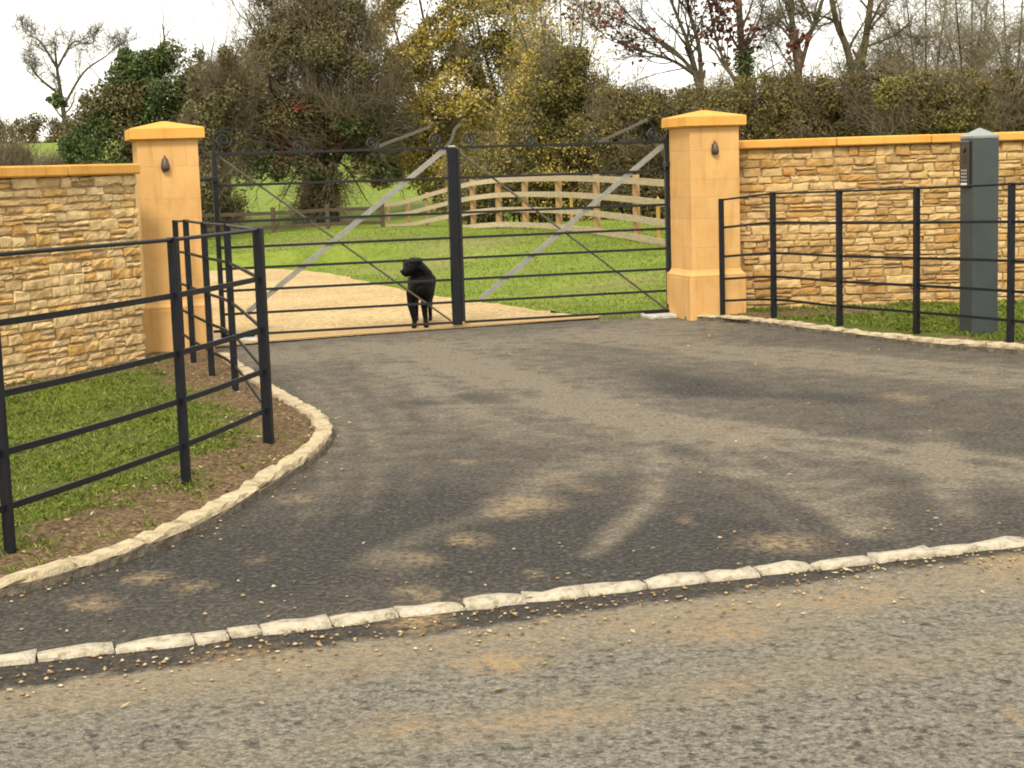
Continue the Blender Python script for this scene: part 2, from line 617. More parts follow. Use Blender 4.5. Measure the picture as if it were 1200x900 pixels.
def grid_sheet(name, poly, cell, zf, mat, attrs=None, smooth_=True, frame=None):
    Rm = np.eye(2) if frame is None else np.array([frame[:2], [-frame[1], frame[0]]])
    o0 = np.zeros(2) if frame is None else SA[:2]
    poly = [Rm @ (np.array(p[:2], float) - o0) for p in poly]
    lo, hi = np.min(poly, 0), np.max(poly, 0)
    xs, ys = np.arange(lo[0], hi[0] + cell, cell), np.arange(lo[1], hi[1] + cell, cell)
    X, Y = np.meshgrid(xs, ys)
    P = np.stack([X, Y], -1)
    cen = (P[:-1, :-1] + P[1:, 1:]) / 2
    m = inside(cen, poly)
    idx = np.arange(X.size).reshape(X.shape)
    q = np.stack([idx[:-1, :-1], idx[:-1, 1:], idx[1:, 1:], idx[1:, :-1]], -1)[m]
    used = np.unique(q)
    mp = np.full(X.size, -1)
    mp[used] = np.arange(len(used))
    Pf = P.reshape(-1, 2)[used] @ Rm + o0
    V = np.concatenate([Pf, zf(Pf)[:, None]], 1)
    o = np_mesh(name, V, mp[q], mat, None, smooth_, {kk: f(Pf) for kk, f in (attrs or {}).items()})
    o['kind'] = 'structure'
    return o


# road frame: along the sett row
SA, SB = G(0, 770), G(1200, 632)
du = (SB - SA) / np.linalg.norm(SB - SA)
dv = np.array([-du[1], du[0], 0])


def UV(u, v):
    return SA + du * u + dv * v


# strokes of dust (photo places -> world)
def stroke(pts, w):
    return [G(*p) for p in pts], w


dust_strokes = [
    ([(330, 415), (450, 408), (600, 402), (740, 392), (800, 380)], .8, .50),
    ([(480, 430), (620, 470), (760, 497), (880, 512), (1040, 536), (1220, 560)], .34, .42),
    ([(520, 395), (560, 425), (620, 455), (700, 480)], .7, .35),
    ([(700, 402), (850, 415), (1000, 425), (1220, 440)], .6, .38),
    ([(470, 660), (540, 630), (605, 593), (665, 560), (700, 540)], .15, .45),
    ([(960, 530), (1010, 560), (1060, 580)], .16, .3),
]
sweeps = [   # tyre sweeps: path, half width of the bundle, strength, how many streaks
    ([(470, 405), (560, 440), (680, 480), (800, 503), (950, 523), (1220, 560)], .42, .50, 9),
    ([(640, 388), (800, 405), (1000, 425), (1220, 447)], .40, .35, 7),
    ([(420, 402), (470, 450), (560, 498), (650, 520), (760, 538), (900, 572), (980, 625)], .22, .32, 6),
    ([(720, 480), (750, 530), (749, 570), (728, 600), (660, 650)], .11, .34, 5),
    ([(700, 470), (850, 520), (960, 570), (1040, 625)], .20, .30, 5),
    ([(1090, 505), (1118, 560), (1118, 635)], .07, .42, 3),
    ([(345, 415), (410, 470), (440, 540), (400, 640), (330, 700)], .25, .24, 5),
]
dark_strokes = [([(520, 470), (570, 466), (610, 460)], .22, .5), ([(800, 455), (900, 462), (980, 466)], .2, .25),
                ([(640, 400), (780, 412)], .25, .3), ([(770, 440), (840, 450)], .3, .35),
                ([(300, 660), (480, 610), (640, 640), (800, 640)], .5, .3)]
dust_w = [([G(*p) for p in s], w, a) for s, w, a in dust_strokes]
dark_w = [([G(*p) for p in s], w, a) for s, w, a in dark_strokes]
sand_pts = [(615, 590, .17, .09, 1), (600, 600, .12, .08, .8), (548, 632, .10, .07, .8), (495, 655, .09, .06, .8), (660, 560, .12, .09, .6),
            (690, 572, .10, .08, .5), (920, 636, .20, .09, .9), (175, 676, .10, .05, .9), (105, 707, .09, .06, .9), (225, 688, .09, .05, .8),
            (545, 541, .06, .05, .7), (347, 585, .11, .07, .7), (330, 560, .10, .06, .5), (487, 697, .10, .07, .8), (1058, 466, .14, .12, .7),
            (435, 452, .1, .1, .4), (880, 512, .2, .12, .5), (830, 500, .2, .1, .4), (300, 655, .08, .05, .5), (560, 705, .1, .05, .5),
            (690, 505, .12, .1, .4), (1030, 610, .1, .06, .4), (455, 535, .08, .06, .4), (800, 610, .06, .05, .6), (625, 672, .05, .04, .7)]
sand_w = [(G(a, b), c, d, e) for a, b, c, d, e in sand_pts]


sw_lines = []
_r = np.random.default_rng(5)
for pts, hw, st, n in sweeps:
    c = np.array(catmull([G(*p) for p in pts], 3))[:, :2]
    tn = np.gradient(c, axis=0)
    tn /= np.linalg.norm(tn, axis=1)[:, None]
    nn = np.stack([-tn[:, 1], tn[:, 0]], -1)
    for _ in range(n):
        o_ = _r.uniform(-hw, hw)
        i0, i1 = sorted(_r.uniform(0, 1, 2))
        i0, i1 = int(max(0, i0 - .25) * (len(c) - 1)), int(min(1, i1 + .25) * (len(c) - 1)) + 1
        if i1 - i0 > 2:
            sw_lines.append(((c + nn * o_)[i0:i1], _r.uniform(.03, .10), st * _r.uniform(.8, 1.45)))


def dust_f(P):
    Pw = P + np.stack([wob(P, 1.9, 2), wob(P, 1.9, 3)], -1) * .13
    v = np.zeros(len(P))
    for s, w, a in dust_w:
        v = np.maximum(v, a * np.exp(-(seg_dist(Pw, s) / w) ** 2))
    near = P + np.stack([wob(P, 3.5, 2), wob(P, 3.5, 3)], -1) * .02
    for c, w, a in sw_lines:
        m = ((near > c.min(0) - .25) & (near < c.max(0) + .25)).all(-1)
        if m.any():
            v[m] += a * np.exp(-(seg_dist(near[m], c) / w) ** 2) * (.65 + .35 * wob(near[m], 2.2, 17))
    for s, w, a in dark_w:
        v = v - a * np.exp(-(seg_dist(Pw, s) / w) ** 2)
    return v + .15 + .20 * smooth((((P - SA[:2]) @ dv[:2]) - 1.2) / 2.6)


def sand_f(P):
    Pw = P + np.stack([wob(P, 9, 4), wob(P, 9, 5)], -1) * .03
    v = np.zeros(len(P))
    for c, a, b, e in sand_w:
        q = Pw - c[:2]
        v = np.maximum(v, e * np.exp(-((q @ du[:2]) / a) ** 2 - ((q @ dv[:2]) / (b * 2.2)) ** 2))
    return v


gl, gr_ = G(230, 409), G(760, 369)
drive_poly = [UV(-5, -.03), UV(11, -.03), UV(11, 8), G(800, 366), G(250, 402), UV(-5, 8)]
grid_sheet('driveway', drive_poly, .032, lambda P: np.zeros(len(P)) + .004 * wob(P, 1.2, 6), 'tarmac', {'dust': dust_f, 'sand': sand_f}, True, du)


def road_v(P):
    return (P - SA[:2]) @ dv[:2]


def road_fresh(P):
    u = (P - SA[:2]) @ du[:2]
    return np.interp(u, [-1, 1.4, 3.2], [1.35, 1.15, .78]) * np.exp(-(np.maximum(0, (-road_v(P) - .02)) / np.interp(u, [-1, 1.4, 3.2], [.36, .28, .22])) ** 2.2)


def road_silt(P):
    v = -road_v(P)
    return .85 * np.exp(-((v - .42) / .26) ** 2) + .35 * np.exp(-((v - 1.15) / .2) ** 2)


road_sand = [(585, 772, .13, .06, 1), (640, 838, .28, .06, .6), (470, 845, .14, .05, .6), (700, 835, .12, .06, .5), (490, 725, .12, .06, .9),
             (850, 740, .2, .06, .7), (1180, 655, .2, .06, .8), (1000, 700, .2, .06, .6), (1185, 835, .05, .04, .7), (275, 765, .2, .05, .6), (850, 805, .15, .04, .5)]
road_sand_w = [(G(a, b), c, d, e) for a, b, c, d, e in road_sand]


def road_sand_f(P):
    Pw = P + np.stack([wob(P, 9, 4), wob(P, 9, 5)], -1) * .03
    v = np.zeros(len(P))
    for c, a, b, e in road_sand_w:
        q = Pw - c[:2]
        v = np.maximum(v, e * np.exp(-((q @ du[:2]) / a) ** 2 - ((q @ dv[:2]) / (b * 2)) ** 2))
    return v


grid_sheet('road', [UV(-9, -7), UV(16, -7), UV(16, .0), UV(-9, .0)], .05, lambda P: np.full(len(P), -.008) + .003 * wob(P, 2, 8), 'road_asphalt',
           {'dust': road_silt, 'fresh': road_fresh, 'sand': road_sand_f}, True, du)
for nm, (a, b) in (('ground_beside_road', (-60, -9)), ('ground_beside_road', (16, 60))):
    pass

# gravel drive beyond the gate
gp = [G(225, 411), G(310, 402.5), G(420, 394), G(560, 384), G(700, 374)] + grav_edge[1:]
L = grav_edge[-1]
gp += [L + np.array([-3, .6, 0]), L + np.array([-8, .5, 0]), L + np.array([-8, -5, 0]), L + np.array([-2.4, -6.2, 0]), G(205, 396)]
gp2 = catmull(gp[4:4 + len(grav_edge) + 2], 6)
gpoly = [p[:2] for p in gp[:4]] + [p[:2] + np.array([.05 * math.sin(i * 2.3), .05 * math.cos(i * 3.1)]) * (i > 0) for i, p in enumerate(gp2)] + [p[:2] for p in gp[4 + len(grav_edge) + 2:]]
bm = bmesh.new()
vs = [bm.verts.new((p[0], p[1], .012)) for p in gpoly]
bm.faces.new(vs)
bmesh.ops.triangulate(bm, faces=bm.faces[:])
bmesh.ops.recalc_face_normals(bm, faces=bm.faces[:])
for f in bm.faces:
    if f.normal.z < 0:
        f.normal_flip()
me = bpy.data.meshes.new('gravel_path')
bm.to_mesh(me)
bm.free()
o = link('gravel_path', me, 'gravel')
o['kind'] = 'structure'

front = [G(x, y) for x, y in ((225, 410.5), (310, 402), (420, 393.5), (560, 383.5), (703, 373.6))]
back = [G(x, y) for x, y in ((225, 399), (310, 391), (420, 384.5), (500, 379.5), (560, 376), (640, 372.5), (703, 371))]
o = grid_sheet('sand_strip', [p[:2] for p in front + back[::-1]], .03, lambda P: np.full(len(P), .017), 'sandy_edge')
# ------------------------------------------------------------------ verges and kerbs
KZ = .062
lk_px = [(262, 413), (267, 418), (290, 437), (320, 455), (350, 473), (374, 488), (381, 500), (366, 521), (333, 543), (293, 567), (240, 597), (187, 620), (133, 640), (80, 657), (27, 671), (-20, 682), (-120, 706), (-300, 745), (-640, 812)]
lk = catmull([G(a, b, KZ) for a, b in lk_px], 6)
rk_px = [(806, 366.5), (830, 367.5), (868, 369.5), (907, 374.5), (960, 381), (1017, 387.5), (1090, 396.5), (1200, 405), (1330, 421), (1480, 450), (1750, 480)]
rk = catmull([G(a, b, KZ) for a, b in rk_px], 6)


def stone_block(mb, a, b, w, z0, z1, r, inset=.005):
    "rough long stone from a to b (plan), width w"
    a, b = np.array(a[:2]), np.array(b[:2])
    t = (b - a) / (np.linalg.norm(b - a) + 1e-9)
    n = np.array([-t[1], t[0]])
    ln = np.linalg.norm(b - a)
    k = max(3, int(ln / .06) + 1)
    rings = []
    for i in range(k):
        s = i / (k - 1)
        c = a + (b - a) * s
        e = inset if i in (0, k - 1) else 0.
        prof = [(-w / 2 + e, z0), (-w / 2 + e * .5, z1 - .012 - e * .5), (-w / 2 + .010 + e * .6, z1 - e * .6), (w / 2 - .010 - e * .6, z1 - e * .6), (w / 2 - e * .5, z1 - .012 - e * .5), (w / 2 - e, z0)]
        rings.append([(*(c + n * (o + r.normal(0, .004)) + t * r.normal(0, .003)), zz + (r.normal(0, .004) if q not in (0, 5) else 0)) for q, (o, zz) in enumerate(prof)])
    vs = [p for rg in rings for p in rg]
    fs = []
    for i in range(k - 1):
        for q in range(5):
            fs.append((i * 6 + q, i * 6 + q + 1, (i + 1) * 6 + q + 1, (i + 1) * 6 + q))
    fs += [tuple(range(6)), tuple((k - 1) * 6 + q for q in range(5, -1, -1))]
    mb.add(vs, fs)


def kerb(path, name, label, w, lens, seed, mat='kerb_stone', part='kerb_stone', z0=-.04, z1=KZ):
    r = np.random.default_rng(seed)
    th = empty(name, (path[0][0], path[0][1], 0), label, 'kerb')
    P = np.array([p[:2] for p in path])
    cum = np.concatenate([[0], np.cumsum(np.linalg.norm(np.diff(P, axis=0), axis=1))])
    at = lambda s: np.array([np.interp(s, cum, P[:, 0]), np.interp(s, cum, P[:, 1])])
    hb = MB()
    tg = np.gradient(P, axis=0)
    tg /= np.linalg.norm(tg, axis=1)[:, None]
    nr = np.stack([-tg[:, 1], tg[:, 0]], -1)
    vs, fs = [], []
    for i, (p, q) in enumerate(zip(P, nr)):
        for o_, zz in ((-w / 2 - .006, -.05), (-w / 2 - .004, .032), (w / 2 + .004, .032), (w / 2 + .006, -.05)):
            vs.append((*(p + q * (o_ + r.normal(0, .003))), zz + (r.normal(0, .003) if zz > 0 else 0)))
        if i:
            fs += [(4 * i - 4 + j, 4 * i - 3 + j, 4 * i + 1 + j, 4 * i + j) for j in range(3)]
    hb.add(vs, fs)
    hb.build('haunch', 'haunch_stone', th)  # darker lower face of the kerb, built as its own band
    z0 = .034
    s = 0
    n = 0
    while s < cum[-1] - .1 and n < 96:
        ln = r.uniform(*lens)
        mb = MB()
        off = r.normal(0, .006, 2)
        stone_block(mb, at(s) + off, at(min(s + ln, cum[-1])) + off, w * r.uniform(.93, 1.07), z0, z1 + r.normal(0, .004), r)
        mb.build(part, mat, th, False)
        s += ln + r.uniform(.006, .018)
        n += 1
    return th


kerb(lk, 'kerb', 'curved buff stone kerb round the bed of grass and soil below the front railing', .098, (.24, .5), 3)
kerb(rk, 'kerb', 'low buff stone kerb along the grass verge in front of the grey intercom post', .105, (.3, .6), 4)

# the row of setts at the road edge (each sett a part)
sx = [-95, -30, 43, 134, 226, 266, 305, 388, 464, 543, 612, 686, 755, 825, 885, 950, 1020, 1090, 1140, 1205, 1270, 1330]
sett = empty('sett_row', SA, 'row of pale stone setts between the tarmac drive and the road', 'setts')
r = np.random.default_rng(11)


def sett_y(x):
    return np.interp(x, [-120, 0, 43, 133, 226, 305, 388, 464, 543, 612, 686, 755, 825, 885, 950, 1020, 1090, 1140, 1200, 1350],
                     [784, 770, 767, 757, 747, 735, 726, 715, 706, 698, 690, 681.5, 674, 667, 661, 652.5, 644.5, 638.5, 632.5, 615])


for a, b in zip(sx[:-1], sx[1:]):
    mb = MB()
    jo = r.normal(0, .6)
    stone_block(mb, G(a + 1.5, sett_y(a + 1.5) - 1 + jo, .010), G(b - 1.5, sett_y(b - 1.5) - 1 + jo, .010), r.uniform(.088, .104), -.08, .011 + r.normal(0, .003), r, .004)
    mb.build('sett', 'setts', sett, True)

for u_a, u_b in ((-4.5, (G(sx[0], sett_y(sx[0]), .01) - SA) @ du), ((G(sx[-1], sett_y(sx[-1]), .01) - SA) @ du, 9.0)):
    u_ = u_a
    while u_ < u_b - .05:
        e_ = min(u_ + r.uniform(.19, .28), u_b)
        mb = MB()
        stone_block(mb, UV(u_ + .004, 0), UV(e_ - .004, 0), r.uniform(.088, .104), -.08, .011 + r.normal(0, .003), r, .004)
        mb.build('sett', 'setts', sett, True)
        u_ = e_
lv_poly = [p[:2] for p in lk] + [np.array([-9, 5.0]), np.array([-9, 15]), G(225, 408)[:2] + np.array([-1.5, 2.2]), G(225, 408)[:2] + np.array([-.3, 1.0])]
rv_poly = [p[:2] for p in rk] + [np.array([12, 9.0]), np.array([12, 18]), np.array([1.9, 18])]


def lsoil(P):
    d = seg_dist(P, lk)
    v = np.exp(-(d / .60) ** 2) * 1.1
    # bare soil at the foot of the wall and round the railing
    v = np.maximum(v, np.exp(-(seg_dist(P, [G(0, 452, .05), G(168, 420, .05), G(245, 412, .05)]) / .42) ** 2))
    v = np.maximum(v, .85 * np.exp(-(seg_dist(P, [G(313, 517, .05), G(218, 564, .05), G(12, 647, .05)]) / .30) ** 2))
    v = np.maximum(v, .5 * np.exp(-(seg_dist(P, [G(313, 517, .05), G(276, 458, .05), G(230, 425, .05)]) / .35) ** 2))
    return v


def rsoil(P):
    v = np.exp(-(seg_dist(P, [G(880, 368, .05), G(1000, 364, .05)]) / .4) ** 2)
    return np.maximum(v, .8 * np.exp(-(seg_dist(P, [G(1100, 396, .05), G(1250, 405, .05)]) / .25) ** 2))


bumpz = lambda P: .040 + .012 * wob(P, 6, 9) + .008 * wob(P, 17, 10)
grid_sheet('verge', lv_poly, .04, bumpz, 'verge_soil', {'soil': lsoil})
grid_sheet('verge', rv_poly, .05, bumpz, 'verge_soil', {'soil': rsoil})


def blades(name, P, z, hgt, wid, mat, label=None, r=rng):
    n = len(P)
    a = r.uniform(0, 6.28, n)
    h = hgt * r.uniform(.5, 1.3, n)
    w = wid * r.uniform(.7, 1.3, n)
    d = np.stack([np.cos(a), np.sin(a), np.zeros(n)], -1)
    lean = np.stack([r.normal(0, .45, n), r.normal(0, .45, n), np.ones(n)], -1)
    b = np.concatenate([P, np.asarray(z)[:, None]], 1)
    mid = b + lean * (h * .55)[:, None]
    tip = b + (lean * np.array([1.7, 1.7, .92])) * h[:, None]
    V = np.stack([b - d * w[:, None] / 2, b + d * w[:, None] / 2, mid + d * w[:, None] * .38, tip, mid - d * w[:, None] * .38], 1)
    i = np.arange(n)[:, None] * 5
    Fq = i + np.arange(5)[None]
    o = np_mesh(name, V.reshape(-1, 3), Fq, mat)
    o['kind'] = 'stuff'
    o['label'] = label
    o['category'] = 'grass'
    return o


def scatter(poly, n):
    poly = [np.array(p[:2]) for p in poly]
    lo, hi = np.min(poly, 0), np.max(poly, 0)
    P = rng.uniform(lo, hi, (n, 2))
    return P[inside(P, poly)]


view_l = [G(-60, 700), G(-60, 440), G(170, 405), G(260, 405), G(400, 490), G(400, 520)]
P = scatter(view_l, 330000)
P = P[inside(P, [p[:2] for p in lv_poly])]
s = lsoil(P) * .85 + wob(P, 2.6, 12) * .46 + wob(P, 7.5, 15) * .26 + rng.normal(0, .2, len(P))
P = P[(s < .34) & (seg_dist(P, lk) > .09)]
blades('grass', P, bumpz(P) - .005, .022, .005, 'grass_blade', 'short rough grass growing in the bed behind the front railing')
# ragged taller tufts along the wall, the posts and the kerb
tp = []
for c_ in range(70):
    p0 = [G(rng.uniform(0, 170), 448, .05), lk[rng.integers(30, len(lk) - 8)], G(*[(12, 650), (218, 566), (315, 519), (276, 459)][rng.integers(0, 4)], .05)][rng.choice(3, p=[.45, .4, .15])]
    q0 = p0[:2] + rng.normal(0, .10, 2) + (np.array([-.22, .1]) if rng.random() < .4 else 0)
    tp.append(q0 + rng.normal(0, .022, (rng.integers(8, 22), 2)))
P = np.concatenate(tp)
P = P[inside(P, [p[:2] for p in lv_poly]) & (seg_dist(P, lk) > .075)]
blades('grass', P, bumpz(P) - .005, .036, .005, 'grass_blade', 'taller ragged grass tufts along the foot of the pale wall and the kerb')
P = scatter(lv_poly, 150000)
P = P[~inside(P, [p[:2] for p in view_l]) & (P[:, 0] > -6.5)]
P = P[(lsoil(P) * .85 + wob(P, 2.6, 12) * .46 + rng.normal(0, .2, len(P)) < .34) & (seg_dist(P, lk) > .09)]
blades('grass', P, bumpz(P) - .005, .024, .008, 'grass_blade', 'short rough grass of the verge beyond the end of the railing')
view_r = [G(860, 372), G(1240, 412), G(1700, 460), G(1700, 365), G(1240, 350), G(880, 355)]
P = scatter(view_r, 150000)
P = P[inside(P, [p[:2] for p in rv_poly])]
s = rsoil(P) + wob(P, 2.6, 12) * .22 + rng.normal(0, .12, len(P))
P = P[(s < .6) & (seg_dist(P, rk) > .09)]
blades('grass', P, bumpz(P) - .005, .035, .006, 'grass_blade', 'short green grass along the foot of the wall behind the grey post')
# lawn beyond the gate
P = np.stack([rng.uniform(-9, 8, 260000), 15.6 + 27 * rng.uniform(0, 1, 260000) ** 1.5], -1)
xe = np.interp(P[:, 1], _ey, _ex)
ok = ((P[:, 0] > xe + .02 + .08 * wob(P, 3, 13)) | (P[:, 1] > 25.9)) & (P[:, 0] < np.where(P[:, 1] < 18, 3.2, 8)) & (np.abs(P[:, 0]) < P[:, 1] * .34)
ok &= ~inside(P, gpoly) | (rng.uniform(0, 1, len(P)) < .012)
P = P[ok]
soilp = np.zeros(len(P))
for (px, py, rx, ry, a) in ((372, 303, 1.0, 1.6, .9), (560, 306, .9, 1.3, .8), (505, 318, .8, .8, .6), (730, 342, .8, .5, .6)):
    c = G(px, py)
    soilp = np.maximum(soilp, a * np.exp(-((P[:, 0] - c[0]) / rx) ** 2 - ((P[:, 1] - c[1]) / ry) ** 2))
P = P[rng.uniform(0, 1, len(P)) > soilp * .9]
blades('grass', P, np.maximum(H(P[:, 0], P[:, 1]), -.01), .020, .009, 'lawn_blade', 'mown lawn beyond the gate')

# fallen leaves and chippings
def litter(name, pts, size, mat, label, flat=.25, cat='litter'):
    n = len(pts)
    pts = np.asarray(pts)
    a = rng.uniform(0, 6.28, n)
    s = size * rng.uniform(.5, 1.4, n)
    t1 = np.stack([np.cos(a), np.sin(a), rng.normal(0, flat, n)], -1)
    t2 = np.stack([-np.sin(a), np.cos(a), rng.normal(0, flat, n)], -1)
    c = pts + np.array([0, 0, 1]) * (s * .22 + .003)[:, None]
    V = np.stack([c - t1 * s[:, None], c - t2 * s[:, None] * .5, c + t1 * s[:, None], c + t2 * s[:, None] * .5], 1)
    o = np_mesh(name, V.reshape(-1, 3), np.arange(n * 4).reshape(-1, 4), mat)
    o['kind'] = 'stuff'
    o['label'], o['category'] = label, cat
    return o


lp = []
for _ in range(340):
    u, v = rng.uniform(-1.5, 9), rng.uniform(.1, 9.5)
    lp.append((*UV(u, v)[:2], 0.006))
for _ in range(160):
    u = rng.uniform(-.5, 5)
    lp.append((*UV(u, -abs(rng.normal(.25, .25)) - .06)[:2], -.004))
lp = np.array(lp)
keep = ~(inside(lp[:, :2], [p[:2] for p in lv_poly]) | inside(lp[:, :2], [p[:2] for p in rv_poly]))
Pv = scatter(view_l, 2600)
Pv = Pv[inside(Pv, [p[:2] for p in lv_poly])]
Pv = Pv[lsoil(Pv) > .3]
lp = np.concatenate([lp[keep], np.concatenate([Pv, bumpz(Pv)[:, None] + .004], 1)])
litter('fallen_leaves', lp, .012, 'dead_leaf', 'small dry leaves scattered over the tarmac and the soil bed', .25, 'leaves')


def chips(name, pts, size, mat, label):
    ico = [(0, 0, 1), (.9, 0, .3), (.28, .85, .3), (-.72, .53, .3), (-.72, -.53, .3), (.28, -.85, .3), (0, 0, -.4)]
    ff = [(0, 1, 2), (0, 2, 3), (0, 3, 4), (0, 4, 5), (0, 5, 1), (6, 2, 1), (6, 3, 2), (6, 4, 3), (6, 5, 4), (6, 1, 5)]
    n = len(pts)
    V = np.array(ico)[None] * rng.uniform(.6, 1.2, (n, 7, 1)) * (size * rng.uniform(.4, 1.5, n))[:, None, None]
    a = rng.uniform(0, 6.28, n)
    c, s_ = np.cos(a)[:, None], np.sin(a)[:, None]
    V = np.stack([V[..., 0] * c * 1.3 - V[..., 1] * s_, V[..., 0] * s_ * 1.3 + V[..., 1] * c, V[..., 2] * .7], -1) + np.asarray(pts)[:, None]
    Fq = (np.arange(n)[:, None, None] * 7 + np.array(ff)[None]).reshape(-1, 3)
    o = np_mesh(name, V.reshape(-1, 3), Fq, mat)
    o['kind'] = 'stuff'
    o['label'], o['category'] = label, 'stone chips'
    return o


cp = []
for _ in range(800):
    u = rng.uniform(-.6, 5.2)
    cp.append((*UV(u, -abs(rng.normal(.12, .2)) - .07)[:2], -.004))
for _ in range(90):
    u = rng.uniform(-.6, 5.2)
    cp.append((*UV(u, abs(rng.normal(.05, .3)) + .09)[:2], .004))
for _ in range(260):
    p = lk[rng.integers(0, len(lk))]
    cp.append((p[0] + rng.normal(0, .14), p[1] + rng.normal(0, .14), .006))
cp = np.array(cp)
il = inside(cp[:, :2], [p[:2] for p in lv_poly])
cp[il, 2] = bumpz(cp[il, :2]) + .004
chips('stone_chips', cp, .0075, 'dead_leaf', 'loose stone chips and grit along the setts and kerb')

# ------------------------------------------------------------------ stone walls
def wall(A, B, hgt, thick, mat, label, seed, zb=.0):
    "dry stone wall whose front face runs from A to B (plan); front lies to the viewer's side"
    r = np.random.default_rng(seed)
    A, B = np.array([A[0], A[1]]), np.array([B[0], B[1]])
    t = (B - A) / np.linalg.norm(B - A)
    n = np.array([t[1], -t[0]])                 # towards the viewer for a wall read left to right
    ln = np.linalg.norm(B - A)
    th = empty('stone_wall', (*((A + B) / 2 - n * thick / 2), 0), label, 'wall')
    T3, N3, Z3 = np.array([*t, 0]), np.array([*n, 0]), np.array([0, 0, 1.])
    A3 = np.array([*A, 0])
    mb = MB()
    z = zb - .06
    top = hgt - .085
    def stone(s0, e, z, h):
        g = .0028
        x0_, x1_, z0_, z1_ = s0 + g, e - g, z + g, z + h - g
        zt, zb_ = r.normal(0, .006, 2), r.normal(0, .005, 2)
        sl = r.normal(0, .010, 2)
        out = r.normal(0, .0055)

        def P(f, v, d):
            x = x0_ + (x1_ - x0_) * f + (sl[0] * (1 - f) + sl[1] * f) * (v - .5)
            zz = z0_ + (z1_ - z0_) * v + (zt[0] * (1 - f) + zt[1] * f) * v + (zb_[0] * (1 - f) + zb_[1] * f) * (1 - v)
            return A3 + T3 * x + Z3 * zz + N3 * d
        k = max(2, int((x1_ - x0_) / .045))
        fs_ = np.linspace(0, 1, k + 1)
        jt = lambda sd: r.normal(0, sd)
        ix = min(.25, .009 / max(.02, x1_ - x0_))
        iv = min(.3, .009 / max(.02, h))
        cf = lambda f: ix + f * (1 - 2 * ix)
        rows = [[P(f, jt(.04), -.07) for f in fs_], [P(f, jt(.05), -.011 + out + jt(.002)) for f in fs_],
                [P(cf(f), iv + abs(jt(.03)), .002 + out + jt(.003)) for f in fs_],
                [P(cf(f), .5 + jt(.1), .004 + out + jt(.004)) for f in fs_],
                [P(cf(f), 1 - iv - abs(jt(.03)), .001 + out + jt(.003)) for f in fs_],
                [P(f, 1 + jt(.05), -.012 + out + jt(.002)) for f in fs_], [P(f, 1 + jt(.04), -.07) for f in fs_]]
        K = k + 1
        fs = []
        for a in range(6):
            for q in range(k):
                fs.append((a * K + q, a * K + q + 1, (a + 1) * K + q + 1, (a + 1) * K + q))
        fs.append(tuple(a * K for a in range(7)))
        fs.append(tuple(a * K + k for a in range(6, -1, -1)))
        mb.add([p for rw in rows for p in rw], fs)

    while z < top - .02:
        h = r.uniform(.055, .095)
        if top - z - h < .045:
            h = top - z
        s = -r.uniform(0, .2)
        while s < ln:
            w = r.uniform(.10, .21) * r.choice([1, 1.35, 1.75], p=[.5, .32, .18])
            e = min(s + w, ln)
            s0 = max(s, 0)
            if e - s0 > .05:
                if h > .07 and r.random() < .30:
                    q = h * r.uniform(.38, .62)
                    stone(s0, e, z, q)
                    if w > .24 and r.random() < .5:
                        m_ = s0 + (e - s0) * r.uniform(.35, .65)
                        stone(s0, m_, z + q, h - q)
                        stone(m_, e, z + q, h - q)
                    else:
                        stone(s0, e, z + q, h - q)
                else:
                    stone(s0, e, z, h)
            s = e if e < ln else ln
        z += h
    mb.build('stonework', mat, th)
    c = MB()
    mid = A3 + T3 * ln / 2 - N3 * (thick / 2 + .002) + Z3 * (top / 2 - .03)
    c.box(mid, (ln - .01, thick - .03, top + .06 - .02), ax=(T3, N3, Z3))
    c.build('wall_core', 'wall_core', th)
    cp = MB()
    s = 0
    while s < ln:
        w = min(r.uniform(.75, 1.05), ln - s)
        if ln - s - w < .2:
            w = ln - s
        cp.box(A3 + T3 * (s + w / 2) - N3 * (thick / 2 - .01) + Z3 * (hgt - .04 + r.normal(0, .0012)), (w - .004, thick + .09, .085), ax=(T3, N3, Z3), bev=.012)
        s += w
    cp.build('coping', 'orange_sandstone', th)
    return th


PA = R(17)
pn = np.array([math.sin(PA), -math.cos(PA), 0])     # the way the pillar fronts face
pt = np.array([math.cos(PA), math.sin(PA), 0])
PLc = G(211, 413, .03) - pn * .28
PRc = G(842, 370, .03) - pn * .28
PLc[2] = PRc[2] = 0

wl_in, wl_out = G(167, 419, .05), G(0, 451, .05)
wd = (wl_out - wl_in) / np.linalg.norm(wl_out - wl_in)
wall(wl_in + wd * 3.6, wl_in - wd * .065, 1.615, .32, 'pale_wall_stone', 'pale buff dry stone wall behind the front railing beside the drive', 21)
wr_a, wr_b = G(878, 367, 0), G(1130, 359, 0)
wd = (wr_b - wr_a) / np.linalg.norm(wr_b - wr_a)
wall(wr_a - wd * .10, wr_a + wd * 6.5, 1.675, .32, 'ochre_wall_stone', 'ochre dry stone wall with flat coping behind the grey intercom post', 22)


